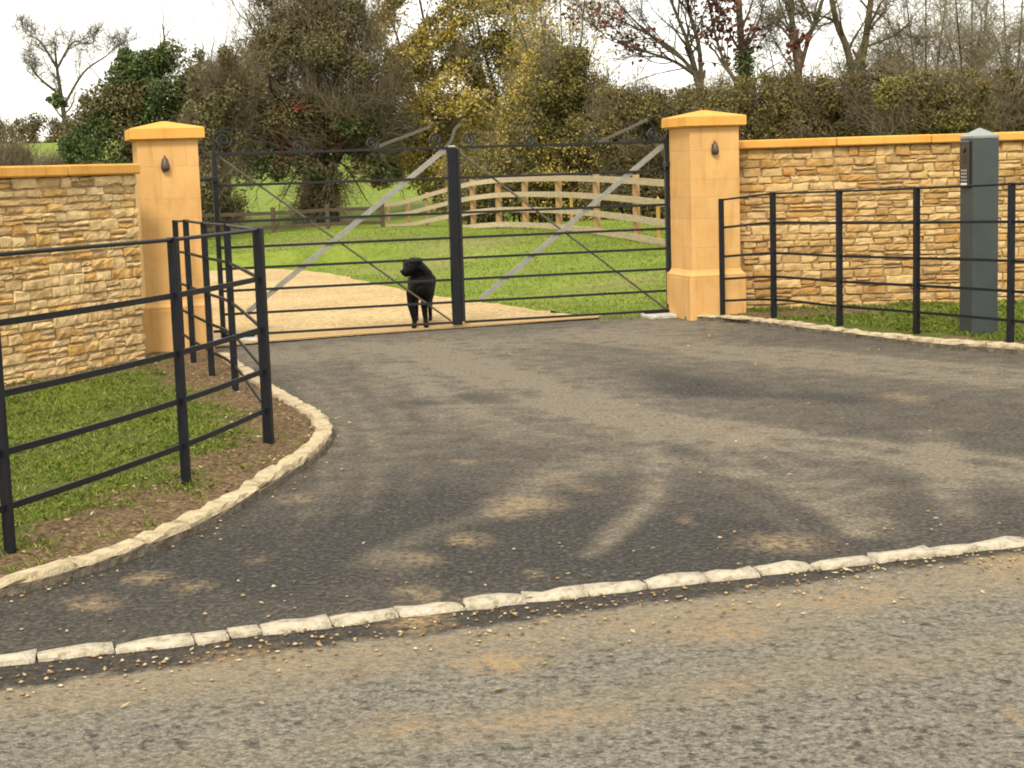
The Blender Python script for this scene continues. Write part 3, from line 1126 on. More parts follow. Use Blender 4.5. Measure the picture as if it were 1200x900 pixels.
# ------------------------------------------------------------------ pillars
def pillar(c, label, seed, height, lamp_off):
    r = np.random.default_rng(seed)
    th = empty('gate_pillar', c, label, 'pillar')
    ax = (pt, -pn, np.array([0, 0, 1.]))
    Z3 = np.array([0, 0, 1.])
    pl = MB()
    zp = .40
    pl.box(c + Z3 * (zp / 2 - .03), (.58, .58, zp + .06), ax=ax, bev=.008)
    # moulded chamfer on top of the plinth
    vs = []
    for (h, zz) in ((.287, zp + .001), (.287, zp + .02), (.262, zp + .045), (.250, zp + .075)):
        for a, b in ((-1, -1), (1, -1), (1, 1), (-1, 1)):
            vs.append(c + pt * a * h - pn * b * h + Z3 * zz)
    fs = [(i * 4 + q, i * 4 + (q + 1) % 4, (i + 1) * 4 + (q + 1) % 4, (i + 1) * 4 + q) for i in range(3) for q in range(4)] + [(3, 2, 1, 0), (12, 13, 14, 15)]
    pl.add(vs, fs)
    pl.build('plinth', 'sandstone', th)
    sh = MB()
    z = zp + .0755
    topz = height - .165
    hs = [.25, .33, .25, .20, .33, .26]
    tot = sum(hs)
    alt = 0
    for h in hs:
        h = h / tot * (topz - z) if alt == 0 and False else h * (topz - zp - .0755) / tot
        if alt % 2 == 0:
            w1 = r.uniform(.13, .2)
            parts = [(-.25, -.25 + w1), (-.25 + w1, .25)]
        else:
            parts = [(-.25, .25)]
        if h == hs[-1] * (topz - zp - .0755) / tot:
            parts = [(-.25, -.13), (-.13, .15), (.15, .25)]
        for a, b in parts:
            sh.box(c + pt * (a + b) / 2 + Z3 * (z + h / 2), (b - a - .0006, .5, h - .0006), ax=ax, bev=.0012)
        z += h
        alt += 1
    sh.build('shaft', 'sandstone', th)
    cp = MB()
    H2 = .305
    rings = [(.262, topz + .0005), (.27, topz + .012), (H2, topz + .016), (H2, topz + .098), (H2 - .012, topz + .106), (.02, height)]
    vs = []
    for (h, zz) in rings:
        for a, b in ((-1, -1), (1, -1), (1, 1), (-1, 1)):
            vs.append(c + pt * a * h - pn * b * h + Z3 * zz)
    k = len(rings)
    fs = [(i * 4 + q, i * 4 + (q + 1) % 4, (i + 1) * 4 + (q + 1) % 4, (i + 1) * 4 + q) for i in range(k - 1) for q in range(4)]
    fs += [(3, 2, 1, 0), tuple((k - 1) * 4 + q for q in range(4))]
    cp.add(vs, fs)
    cp.build('cap', 'orange_sandstone', th)
    # teardrop wall lamp
    lc = c + pn * .252 + pt * lamp_off[0] + Z3 * lamp_off[1]
    bp = MB()
    prof = [(.012, .062), (.020, .052), (.027, .035), (.0345, .008), (.037, -.018), (.034, -.036), (.024, -.048), (.008, -.052)]
    lm = MB()
    lm.lathe(lc + pn * .018, prof, 16)
    lm.tube([lc + Z3 * .055 + pn * .018, lc + Z3 * .075 + pn * .012, lc + Z3 * .078 - pn * .004], .006, 8)
    lo = lm.build('wall_lamp', 'lamp_bronze', th, True)
    bp.box(lc + pn * .003, (.05, .012, .10), ax=ax, bev=.003)
    bp.build('mounting_plate', 'lamp_bronze', lo)
    return th


pillar(PLc, 'sandstone gate pillar with lamp standing next to the pale buff wall', 31, 1.97, (-.03, 1.60))
pillar(PRc, 'sandstone gate pillar with lamp standing next to the ochre wall', 32, 1.97, (-.005, 1.60))

# ------------------------------------------------------------------ the gate
gA, gB = G(262, 394, .05), G(784.5, 364, .05)
gA[2] = gB[2] = 0
gt = (gB - gA) / np.linalg.norm(gB - gA)
gn = np.array([gt[1], -gt[0], 0])
GL = np.linalg.norm(gB - gA)
Z3 = np.array([0, 0, 1.])


def onplane(px, py, off=0.):
    d = ray(px, py)
    t = ((gA + gn * off - EYE) @ gn) / (d @ gn)
    return EYE + d * t


def gu(px, py):
    "photo place -> (along gate, height)"
    p = onplane(px, py) - gA
    return np.array([p @ gt, p[2]])


def GP(u, z, off=0.):
    return gA + gt * u + Z3 * z + gn * off


um = gu(532.5, 280)[0]
rz = [1.69, 1.41, 1.084, .852, .66, .46, .248, .055]


def spiral(mb, c, r0, turns, start, cw, mat=None, th=.010, wd=.022):
    pts = []
    n = int(22 * turns)
    for i in range(n + 1):
        f = i / n
        a = start + (1 if cw else -1) * 2 * math.pi * turns * f
        rr = r0 * (1 - .82 * f)
        pts.append(GP(c[0] + rr * math.cos(a), c[1] + rr * math.sin(a)))
    mb.ribbon(pts, gn, th, wd)


def gate_leaf(u0, u1, label, hinge_left, straps, rods, scrolls, curve_sets, meeting):
    th = empty('gate_leaf', GP((u0 + u1) / 2, 0), label, 'gate', 'leaves of the double driveway gate')
    ax = (gt, gn, Z3)
    st = MB()
    us = u0 if hinge_left else u1
    st.box(GP(us, (1.72 + .03) / 2), (.045, .045, 1.69), ax=ax, bev=.004)
    st.build('hinge_stile', 'gate_paint', th)
    if meeting:
        ms = MB()
        ms.box(GP(um, .03 + .83), (.088, .06, 1.66), ax=ax, bev=.005)
        mo = ms.build('meeting_stile', 'dark_paint', th)
        cp_ = MB()
        cp_.box(GP(um, 1.70), (.07, .05, .02), ax=ax, bev=.006)
        cp_.build('stile_cap', 'button_metal', mo)
    else:
        ms = MB()
        ms.box(GP(u0 + .012, .87), (.03, .04, 1.62), ax=ax, bev=.003)
        ms.build('meeting_stile', 'gate_paint', th)
    ua, ub = u0 + .02, u1 - .02
    for z in rz:
        m = MB()
        m.box(GP((ua + ub) / 2, z, .008), (ub - ua, .010, .023), ax=ax, bev=.002)
        m.build('rail', 'gate_paint', th)
    for (a, b) in straps:
        a, b = gu(*a), gu(*b)
        m = MB()
        m.ribbon([GP(*a, -.006), GP(*b, -.006)], gn, .048, .008)
        m.build('strap', 'strap_metal', th)
    for (a, b) in rods:
        a, b = gu(*a), gu(*b)
        m = MB()
        m.tube([GP(*a, -.022), GP(*b, -.022)], .010, 8)
        m.build('brace_rod', 'rod_metal', th)
    for (px, py, r0, turns, start, cw) in scrolls:
        m = MB()
        spiral(m, gu(px, py), r0, turns, start, cw, th=.014, wd=.024)
        m.build('scroll', 'gate_paint', th)
    for pts, w, mat in curve_sets:
        m = MB()
        m.ribbon(catmull([GP(*gu(*p)) for p in pts], 8), gn, w, .012)
        m.build('swan_neck', mat, th)
    return th


PI = math.pi
leaf_l = gate_leaf(0, um - .002, 'wide metal gate leaf hung on the pillar beside the pale buff wall', True,
                   [((524, 173), (290, 366))], [((257, 184), (529, 376))],
                   [(262, 164, .095, 2.0, PI, False), (350, 172, .066, 1.7, -PI / 2, True), (436, 168, .066, 1.7, -PI / 2, True), (511, 163, .066, 1.7, -PI / 2, False)],
                   [([(252, 178), (250, 164), (257, 153), (268, 150), (284, 153), (308, 164), (345, 177)], .010, 'gate_paint'),
                    ([(440, 173), (460, 165), (482, 157), (505, 148)], .026, 'rod_metal'),
                    ([(505, 148), (522, 142.5), (536, 142), (541, 145)], .010, 'gate_paint'),
                    ([(541, 144), (533, 152), (530, 162), (524, 172)], .026, 'rod_metal')], True)
leaf_r = gate_leaf(um + .05, GL, 'wide metal gate leaf hung on the pillar beside the ochre wall', False,
                   [((780, 168), (563, 351))], [((538, 178), (781, 362))],
                   [(548, 163, .066, 1.7, -PI / 2, True), (619, 163, .066, 1.7, -PI / 2, True), (694, 160, .066, 1.7, -PI / 2, True), (766, 157, .066, 1.7, -PI / 2, False)],
                   [([(700, 167), (716, 160), (738, 150), (759, 140)], .026, 'rod_metal'),
                    ([(759, 140), (772, 134), (779, 133), (784, 140)], .010, 'gate_paint'),
                    ([(783, 143), (784, 153), (781, 162), (773, 167)], .030, 'gate_paint')], False)
# hinges, drop arms
for th, u, s in ((leaf_l, 0, -1), (leaf_r, GL, 1)):
    for z in (1.47, .10):
        m = MB()
        m.tube([GP(u - s * .03, z, .03), GP(u + s * .07, z, .03), GP(u + s * .16, z - .005, .05)], .014, 8)
        m.box(GP(u, z, .03), (.06, .06, .05), ax=(gt, gn, Z3), bev=.004)
        m.build('hinge', 'gate_paint', th)
    m = MB()
    m.box(GP(u - s * .14, .055, .05), (.27, .05, .035), ax=(gt, gn, Z3), bev=.004)
    m.build('opening_arm', 'dark_paint', th)
for u, s, lab in ((0, -1, 'small concrete base of the gate hinge at the pale wall'), (GL, 1, 'small concrete base of the gate hinge at the ochre wall')):
    m = MB()
    p = GP(u - s * .06, .012, .10)
    m.box(p, (.46, .30, .05), ax=(gt, gn, Z3), bev=.012)
    o = m.build('concrete_pad', 'concrete')
    o['label'], o['category'] = lab, 'concrete base'

# ------------------------------------------------------------------ estate railings
FR = [1., .765, .53, .335, .15]


def railing(name, runs, label, rails=FR):
    "runs: lists of (base point, height, big?)"
    b0 = runs[0][0][0]
    th = empty(name, b0, label, 'railing')
    for run in runs:
        prev = run.get('prev') if isinstance(run, dict) else None
    return th


def bar_post(th, p, h, tdir, w, t):
    tdir = np.array(tdir) / np.linalg.norm(tdir)
    nd = np.array([-tdir[1], tdir[0], 0])
    m = MB()
    m.box(p + Z3 * (h / 2 - .05), (t, w, h + .10), ax=(tdir, nd, Z3), bev=.003)
    return m.build('post', 'dark_paint', th)


lp_ = [(G(-560, 785, .05), 1.2), (G(-215, 716, .05), 1.2), (G(12, 646, .05), 1.185), (G(218.3, 564, .05), 1.17), (G(315, 517, .05), 1.165)]
ret = [(G(276, 457, .05), 1.13), (G(248.3, 438, .05), 1.12), (G(227, 424, .05), 1.12), (G(214, 413.5, .05), 1.1)]
th = empty('estate_railing', lp_[2][0], 'dark metal estate railing that turns a corner round the grass bed', 'railing')
for i, (p, h) in enumerate(lp_):
    nx = lp_[min(i + 1, len(lp_) - 1)][0] - lp_[max(i - 1, 0)][0]
    nx[2] = 0
    corner = i == len(lp_) - 1
    bar_post(th, p, h, nx, .05 if corner else .045, .048 if corner else .026)
dirr = ret[-1][0] - ret[0][0]
dirr[2] = 0
for p, h in ret:
    bar_post(th, p, h, dirr, .045, .028)


def rails(th, seq, fr, w=.030, t=.010, top_round=True):
    for q, f in enumerate(fr):
        pts = [p + Z3 * (h * f - (.012 if q == 0 else 0)) for p, h in seq]
        m = MB()
        if q == 0:
            m.tube(pts, .010, 8)
        else:
            m.ribbon(catmull(pts, 4), Z3 if False else np.array([dirn[1], -dirn[0], 0]), w, t)
        m.build('rail', 'dark_paint', th)


dirn = lp_[-1][0] - lp_[0][0]
rails(th, lp_, FR, .027)
dirn = dirr
rails(th, [lp_[-1]] + ret, FR, .020)

rp = [(G(847, 371, .04), 1.10), (G(907, 370.5, .05), 1.14), (G(984, 380, .05), 1.16), (G(1074, 388.5, .05), 1.18), (G(1184, 400.5, .05), 1.21), (G(1318, 417, .05), 1.22), (G(1480, 444, .05), 1.22)]
th = empty('estate_railing', rp[2][0], 'dark metal estate railing in front of the ochre wall and the grey post', 'railing')
for i, (p, h) in enumerate(rp):
    nx = rp[min(i + 1, len(rp) - 1)][0] - rp[max(i - 1, 0)][0]
    nx[2] = 0
    bar_post(th, p, h, nx, .048, .040)
dirn = rp[-1][0] - rp[0][0]
rails(th, rp, [1., .755, .51, .32, .135], .022)

# ------------------------------------------------------------------ intercom post
ia = R(10.6)
it, inn = np.array([math.cos(ia), math.sin(ia), 0]), np.array([math.sin(ia), -math.cos(ia), 0])
ic = G(1154, 391, .05) - inn * .11
ic[2] = 0
th = empty('intercom_post', ic, 'square grey green post with a dark intercom panel and pointed top', 'intercom post')
iax = (it, inn, Z3)
m = MB()
m.box(ic + Z3 * .78, (.222, .222, 1.64), ax=iax, bev=.004)
m.build('post', 'grey_green_paint', th)
m = MB()
vs = []
for (h, zz) in ((.111, 1.601), (.113, 1.606), (.113, 1.622), (.004, 1.685)):
    for a, b in ((-1, -1), (1, -1), (1, 1), (-1, 1)):
        vs.append(ic + it * a * h - inn * b * h + Z3 * zz)
m.add(vs, [(i * 4 + q, i * 4 + (q + 1) % 4, (i + 1) * 4 + (q + 1) % 4, (i + 1) * 4 + q) for i in range(3) for q in range(4)] + [(3, 2, 1, 0), (12, 13, 14, 15)])
paint('cap_paint', (.21, .23, .225), .45, 0, .12)
m.build('cap', 'cap_paint', th)
pc = ic - it * .111
pax = (inn, it, Z3)
m = MB()
m.box(pc + Z3 * 1.40 - it * .010, (.165, .020, .37), ax=pax, bev=.005)
pnl = m.build('intercom_panel', 'panel_plastic', th)
for i in range(4):
    m = MB()
    for j in range(3):
        m.box(pc + Z3 * (1.352 - i * .026) - it * .022 + inn * (.035 * (j - 1)), (.022, .006, .014), ax=pax, bev=.002)
    m.build('button_row', 'button_metal', pnl)
m = MB()
m.lathe(pc + Z3 * 1.515 - it * .0195, [(.026, 0), (.026, .006), (.018, .009)], 16, ax=-it)
m.build('camera_lens', 'black_gloss', pnl)
m = MB()
m.box(pc + Z3 * 1.2395 - it * .023, (.10, .006, .026), ax=pax, bev=.002)
m.build('name_plate', 'white_plastic', pnl)
m = MB()
for i in range(5):
    m.box(pc + Z3 * (1.47 - i * .014) - it * .0215, (.08, .004, .005), ax=pax)
m.build('speaker_grille', 'black_gloss', pnl)

# ------------------------------------------------------------------ timber fences
fx = [444, 470, 498, 540, 577, 630, 705, 783, 830]
fd = [47.5, 41.5, 37.5, 33.6, 32.2, 30.2, 26.7, 23.2, 21.6]
ft = [.50, .68, .90, 1.16, 1.25, 1.29, 1.27, 1.21, 1.18]
posts_px = [452, 475, 498, 524, 551, 581, 612, 651, 695, 741, 790]


def fence_pt(px):
    d = np.interp(px, fx, fd)
    z = np.interp(px, fx, ft)
    p = D(px, 250, d)
    return np.array([p[0], p[1], z])


th = empty('timber_fence', (*fence_pt(612)[:2], .25), 'pale timber post and rail fence curving across the lawn beyond the gate', 'fence')
fp = [fence_pt(x) for x in posts_px]
for i, p in enumerate(fp):
    t = fp[min(i + 1, len(fp) - 1)] - fp[max(i - 1, 0)]
    t[2] = 0
    t /= np.linalg.norm(t)
    n = np.array([t[1], -t[0], 0])
    m = MB()
    zb = float(H(p[0], p[1])) - .2
    m.box((p[0] - n[0] * .066, p[1] - n[1] * .066, (p[2] + .07 + zb) / 2), (.13, .085, p[2] + .07 - zb), ax=(t, n, Z3), bev=.008)
    m.build('post', 'post_timber', th)
for q in range(4):
    m = MB()
    pts = [np.array([p[0], p[1], p[2] - .02 - q * .285]) for p in fp]
    cm = catmull(pts, 4)
    m.ribbon(cm, (.6, -.8, 0), .098, .038)
    m.build('rail', 'rail_timber', th)

th = empty('field_fence', (*D(320, 262, 44)[:2], -.4), 'low dark post and rail fence at the field edge under the trees', 'fence')
dp = []
for i in range(6):
    px = 448 - i * 64
    p = D(px, 255, 47.5 - .5 * i)
    dp.append(np.array([p[0], p[1], .46 + .02 * math.sin(i * 2)]))
for p in dp:
    m = MB()
    zb = float(H(p[0], p[1])) - .2
    m.box((p[0], p[1], (p[2] + .12 + zb) / 2), (.12, .10, p[2] + .12 - zb), bev=.01)
    m.build('post', 'dark_timber', th)
for q in range(2):
    m = MB()
    m.ribbon([p - Z3 * (.05 + .40 * q) for p in dp], (0, -1, 0), .10, .04)
    m.build('rail', 'dark_timber', th)
for px, lab in ((669.5, 'yellow marker stake behind the middle of the timber fence'), (771, 'yellow marker stake behind the timber fence close to the gate hinge')):
    d = np.interp(px, fx, fd) + .5
    p = D(px, 240, d)
    m = MB()
    zb = float(H(p[0], p[1]))
    m.box((p[0], p[1], (.95 + zb) / 2 - .05), (.055, .03, .95 - zb + .1), .2, bev=.006)
    m.add([(p[0] - .0275, p[1] - .015, .951), (p[0] + .0275, p[1] - .015, .951), (p[0] + .0275, p[1] + .015, .951), (p[0] - .0275, p[1] + .015, .951), (p[0], p[1], 1.0)],
          [(0, 1, 4), (1, 2, 4), (2, 3, 4), (3, 0, 4), (3, 2, 1, 0)])
    o = m.build('marker_stake', 'yellow_paint')
    o['label'], o['category'] = lab, 'stake'

# ------------------------------------------------------------------ dog
def blob(parts, voxel, name, mat, parent, smooth_it=6):
    bm = bmesh.new()
    for (p0, r0, p1, r1) in parts:
        r0, r1 = r0 * .93, r1 * .93
        p0, p1 = np.array(p0, float) * np.array([.90, 1.0, 1.06]), np.array(p1, float) * np.array([.90, 1.0, 1.06])
        n = max(1, int(np.linalg.norm(p1 - p0) / (min(r0, r1) * .35)) + 1)
        for i in range(n + 1):
            f = i / n
            c = p0 + (p1 - p0) * f
            bmesh.ops.create_icosphere(bm, subdivisions=2, radius=r0 + (r1 - r0) * f, matrix=Matrix.Translation(tuple(c)))
    me = bpy.data.meshes.new(name)
    bm.to_mesh(me)
    bm.free()
    tmp = bpy.data.objects.new('tmp', me)
    C.objects.link(tmp)
    md = tmp.modifiers.new('r', 'REMESH')
    md.mode = 'VOXEL'
    md.voxel_size = voxel
    ms = tmp.modifiers.new('s', 'SMOOTH')
    ms.factor = .5
    ms.iterations = smooth_it
    dg = bpy.context.evaluated_depsgraph_get()
    me2 = bpy.data.meshes.new_from_object(tmp.evaluated_get(dg))
    bpy.data.objects.remove(tmp)
    me2.name = name
    return link(name, me2, mat, parent, True)


dpos = G(490.5, 384.5, .012)
th = empty('dog', dpos, 'black dog standing on the gravel behind the gate with its head turned aside', 'dog')
by = lambda f: np.array([.035 - .02 * f, .08 + .62 * f, 0])     # body axis, from chest (0) to rump (1)
b0, b1 = by(0), by(1)
parts = [
    ((b0[0], b0[1], .385), .138, (.03, .34, .40), .13), ((.03, .34, .385), .132, (b1[0], b1[1] - .12, .42), .11),
    ((b1[0], b1[1] - .12, .42), .11, (b1[0], b1[1] - .02, .41), .10),
    ((.03, .03, .355), .115, (.035, .2, .34), .10),
    ((.005, .03, .325), .08, (.065, .03, .325), .08),
    ((.05, .10, .45), .118, (-.02, .02, .55), .098),              # neck
    ((-.035, .0, .562), .082, (-.05, -.035, .552), .078),          # skull
    ((-.06, -.055, .535), .060, (-.112, -.105, .508), .042),        # muzzle
    ((-.06, -.05, .52), .052, (-.098, -.09, .490), .032),          # lower jaw
    ((-.115, .03, .60), .026, (-.125, .035, .535), .020), ((.035, -.03, .605), .030, (.06, -.055, .53), .024),
    ((-.055, .05, .32), .066, (-.070, .03, .20), .040), ((-.070, .03, .20), .038, (-.040, .02, .06), .026), ((-.040, .02, .06), .027, (-.042, .0, .024), .030), ((-.042, 0, .024), .030, (-.05, -.05, .020), .024),
    ((.105, .07, .32), .066, (.066, .04, .20), .040), ((.066, .04, .20), .038, (.076, .03, .06), .026), ((.076, .03, .06), .027, (.080, .005, .024), .030), ((.080, .005, .024), .030, (.086, -.045, .020), .024),
]
for s in (-1, 1):
    hx, hy = b1[0] + s * .075, b1[1] - .05
    parts += [((hx, hy, .38), .085, (hx, hy - .09, .25), .058), ((hx, hy - .09, .25), .05, (hx, hy + .07, .15), .028),
              ((hx, hy + .07, .15), .027, (hx, hy + .05, .03), .022), ((hx, hy + .05, .026), .026, (hx, hy - .01, .02), .022)]
parts += [((b1[0], b1[1] + .04, .45), .03, (b1[0] + .01, b1[1] + .16, .33), .022), ((b1[0] + .01, b1[1] + .16, .33), .022, (b1[0] + .02, b1[1] + .2, .2), .012)]
dog = blob(parts, .0095, 'body', 'black_fur', th, 5)
m = MB()
m.lathe((-.136, -.136, .548), [(.004, -.012), (.014, -.006), (.016, .002), (.008, .010)], 10, ax=(-.72, -.55, -.1))
m.v = [tuple(np.array(v) + ORG[th]) for v in m.v]
m.build('nose', 'black_gloss', th, True)
for e in ((-.104, -.062, .608), (-.060, -.104, .608)):
    m = MB()
    m.lathe(np.array(e) + ORG[th], [(.002, -.009), (.007, -.006), (.009, 0), (.007, .006), (.002, .009)], 10)
    m.build('eye', 'black_gloss', th, True)

# ------------------------------------------------------------------ trees
def twig_mesh(segs, n=3):
    "segs: array (k, 8): p0, p1, r0, r1 -> prisms"
    S = np.asarray(segs, float)
    p0, p1, r0, r1 = S[:, :3], S[:, 3:6], S[:, 6], S[:, 7]
    t = p1 - p0
    t /= np.linalg.norm(t, axis=1)[:, None] + 1e-9
    ref = np.where(np.abs(t[:, 2:3]) < .9, np.array([[0, 0, 1.]]), np.array([[1., 0, 0]]))
    a = np.cross(t, ref)
    a /= np.linalg.norm(a, axis=1)[:, None] + 1e-9
    b = np.cross(t, a)
    ang = np.arange(n) * 2 * math.pi / n
    ring = a[:, None] * np.cos(ang)[None, :, None] + b[:, None] * np.sin(ang)[None, :, None]
    V = np.concatenate([p0[:, None] + ring * r0[:, None, None], p1[:, None] + ring * r1[:, None, None]], 1)
    q = np.array([(i, (i + 1) % n, n + (i + 1) % n, n + i) for i in range(n)])
    Fq = (np.arange(len(S))[:, None, None] * 2 * n + q[None]).reshape(-1, 4)
    return V.reshape(-1, 3), Fq


def nrm(v):
    return v / (np.linalg.norm(v) + 1e-9)


class Tree:
    def __init__(s, seed):
        s.r = np.random.default_rng(seed)
        s.big, s.fine, s.tips = [], [], []

    def grow(s, p, d, L, r, lev, upw=.12, bend=.22, kids=(5, 5, 4, 3), ang=.75, ratio=.58):
        n = 5 if lev > 1 else 3
        st = L / n
        rr = r
        nk = kids[min(len(kids) - 1, len(kids) - 1 - lev)] if lev > 0 else 0
        when = set(np.sort(s.r.uniform(.25, 1, nk) * n).astype(int).tolist()) if nk else ()
        cnt = nk
        for i in range(n):
            d = nrm(d + s.r.normal(0, bend, 3) + np.array([0, 0, upw]))
            q = p + d * st
            r2 = max(.006, rr * (1 - .55 / n))
            (s.big if rr > .022 else s.fine).append((*p, *q, rr, r2))
            p, rr = q, r2
            if lev > 0:
                for _ in range(max(1, round(nk / n)) if i > 0 else 0):
                    s.side(p, d, L * ratio, rr, lev, upw, bend, kids, ang, ratio)
            if lev <= 1:
                s.tips.append(p)
        if lev > 0:
            s.grow(p, d, L * ratio, rr * .9, lev - 1, upw, bend, kids, ang, ratio)

    def side(s, p, d, L, r, lev, upw, bend, kids, ang, ratio):
        ax = nrm(np.cross(d, s.r.normal(0, 1, 3)))
        a = s.r.normal(ang, .22)
        dd = nrm(d * math.cos(a) + ax * math.sin(a))
        s.grow(p, dd, L * s.r.uniform(.7, 1.2), r * s.r.uniform(.42, .62), lev - 1, upw, bend, kids, ang, ratio)

    def limb(s, pts, r0, r1, lev=2, nb=10, bl=1.4, start=.2, **kw):
        P = catmull(pts, 6)
        n = len(P)
        for i in range(n - 1):
            a = r0 + (r1 - r0) * i / (n - 1)
            b = r0 + (r1 - r0) * (i + 1) / (n - 1)
            s.big.append((*P[i], *P[i + 1], a, b))
        for _ in range(nb):
            f = s.r.uniform(start, 1)
            i = min(n - 2, int(f * (n - 1)))
            d = nrm(P[i + 1] - P[i])
            s.side(P[i], d, bl * (1.15 - .5 * f), (r0 + (r1 - r0) * f) * .9, lev, kw.get('upw', .12), kw.get('bend', .2), kw.get('kids', (4, 4, 4)), kw.get('ang', .7), kw.get('ratio', .6))
        s.grow(P[-1], nrm(P[-1] - P[-2]), bl * .8, r1, lev, kw.get('upw', .12), kw.get('bend', .2), kw.get('kids', (4, 4, 4)), kw.get('ang', .7), kw.get('ratio', .6))


def quads_at(P, size, r, asp=.55):
    n = len(P)
    a = r.normal(0, 1, (n, 3))
    a /= np.linalg.norm(a, axis=1)[:, None]
    b = np.cross(a, r.normal(0, 1, (n, 3)))
    b /= np.linalg.norm(b, axis=1)[:, None] + 1e-9
    s = (size * r.uniform(.55, 1.35, n))[:, None]
    V = np.stack([P - a * s, P - b * s * asp, P + a * s, P + b * s * asp], 1)
    return V.reshape(-1, 3), np.arange(n * 4).reshape(-1, 4)


def ribbons_at(P, d, L, w, r, n=3, bend=.25):
    "thin twigs: n-step three-sided rods starting at P"
    segs = []
    p = P.copy()
    k = len(P)
    for i in range(n):
        d = d + r.normal(0, bend, (k, 3))
        d /= np.linalg.norm(d, axis=1)[:, None]
        q = p + d * (L / n)[:, None]
        segs.append(np.concatenate([p, q, (w * (1 - i / n * .6))[:, None], (w * (1 - (i + 1) / n * .6))[:, None]], 1))
        p = q
    return np.concatenate(segs)


def clump_points(clumps, n, r, gap=.0, seed=0, gscale=1.3, shell=.45):
    "clumps: (x, y, z, rx, ry, rz, weight)"
    sat = []
    for c in clumps:
        for _ in range(5):
            v = r.normal(0, 1, 3)
            v /= np.linalg.norm(v)
            q = r.uniform(.28, .5)
            sat.append((c[0] + v[0] * c[3] * 1.05, c[1] + v[1] * c[4], c[2] + v[2] * c[5] * 1.08, c[3] * q, c[4] * q, c[5] * q, c[6] * q * q * 1.1))
    clumps = list(clumps) + sat
    w = np.array([c[6] for c in clumps], float)
    k = r.choice(len(clumps), n, p=w / w.sum())
    c = np.array(clumps)[k]
    v = r.normal(0, 1, (n, 3))
    v /= np.linalg.norm(v, axis=1)[:, None]
    rad = r.uniform(0, 1, n) ** shell
    rad *= 1 + .18 * wob(v * 2.2 + c[:, :3], 1.7, seed)
    P = c[:, :3] + v * rad[:, None] * c[:, 3:6]
    if gap > -1:
        P = P[wob(P, gscale, seed + 3) > gap - 1 + r.normal(0, .15, len(P))]
    return P


def mk_tree(name, label, cat, base, T, bark, twig=None, group=None, haze=0, hl=.6, hw=.008, hup=.5):
    th = empty(name, base, label, cat, group)
    V, Fq = twig_mesh(T.big, 6)
    np_mesh('trunk', V, Fq, bark, th, True)
    if T.fine:
        V, Fq = twig_mesh(T.fine, 3)
        np_mesh('crown_branches', V, Fq, twig or bark, th)
    if haze and T.tips:
        rr = np.random.default_rng(len(T.tips))
        P = np.repeat(np.array(T.tips), haze, 0)
        dd = rr.normal(0, .8, P.shape) + np.array([0, 0, hup])
        V, Fq = twig_mesh(ribbons_at(P, dd, hl * rr.uniform(.5, 1.4, len(P)), rr.uniform(hw * .7, hw * 1.3, len(P)), rr))
        np_mesh('crown_twigs', V, Fq, twig or bark, th)
    return th


def foliage(th, P, size, mat, seed, part='crown', asp=.55):
    V, Fq = quads_at(P, size, np.random.default_rng(seed), asp)
    return np_mesh(part, V, Fq, mat, th)


def cl(px, py, d, rx, ry, w=1., dd=0., ry_m=None):
    "clump measured in the photo: centre pixel, distance, radii in pixels"
    p = D(px, py, d + dd)
    s = F / d
    return (p[0], p[1], p[2], rx / s, (ry_m or (rx + ry) / 2 / s), ry / s, w)


def at_ground(px, d):
    p = D(px, 200, d)
    return np.array([p[0], d, float(H(p[0], d))])


def L_(pts, d, dd=0.):
    out = []
    for i, p in enumerate(pts):
        out.append(D(p[0], p[1], d + dd * i / max(1, len(pts) - 1)))
    return out


# bare tree far left
d = 60
b = at_ground(82, d)
T = Tree(1)
T.limb([b] + L_([(78, 160), (72, 115), (66, 75)], d), .13, .05, 2, 6, .8, .45, ang=.85)
T.limb(L_([(72, 112), (50, 95), (38, 82)], d, -.6), .06, .02, 2, 7, .55, .3)
T.limb(L_([(66, 78), (48, 50), (36, 42)], d, .5), .055, .016, 2, 8, .6, .2)
T.limb(L_([(67, 80), (85, 50), (102, 52)], d, -.4), .05, .014, 2, 8, .6, .2)
T.limb(L_([(74, 125), (98, 85), (124, 66), (132, 58)], d, .4), .055, .014, 2, 10, .65, .2)
mk_tree('bare_tree', 'bare spreading grey tree against the open sky beyond the pale wall', 'tree', b, T, 'bark', 'twig_brown', haze=2, hl=.5)

# holly / ivy tree
d = 51
b = at_ground(190, d)
T = Tree(2)
T.limb([b] + L_([(186, 200), (182, 130), (184, 75)], d), .16, .05, 2, 12, 1.3, .3)
T.limb(L_([(182, 150), (150, 115), (120, 95)], d), .06, .02, 2, 8, 1.0, .3)
T.limb(L_([(184, 160), (215, 110), (232, 85)], d), .06, .02, 2, 8, 1.0, .3)
th = mk_tree('holly_tree', 'dense dark green holly tree above the pillar at the pale wall', 'tree', b, T, 'dark_bark', 'twig_brown')
r = np.random.default_rng(52)
cs = [cl(178, 75, d, 32, 20), cl(228, 92, d, 24, 26, .7), cl(148, 88, d, 24, 22, .6), cl(205, 78, d, 34, 24, 1.2), cl(160, 108, d, 38, 28, 1.2), cl(200, 110, d, 45, 34, 1.6), cl(120, 125, d, 26, 30, .7), cl(145, 150, d, 42, 34, 1.3), cl(195, 165, d, 50, 40, 1.5),
      cl(165, 215, d, 55, 34, 1.2), cl(108, 160, d, 32, 40, .9), cl(130, 210, d, 45, 40, 1.), cl(225, 160, d, 30, 45, .8), cl(68, 118, d, 9, 8, .12), cl(95, 175, d, 18, 18, .25), cl(236, 115, d, 24, 30, .6)]
P = clump_points(cs, 95000, r, .5, 5, 1.5)
g = wob(P, .9, 14)
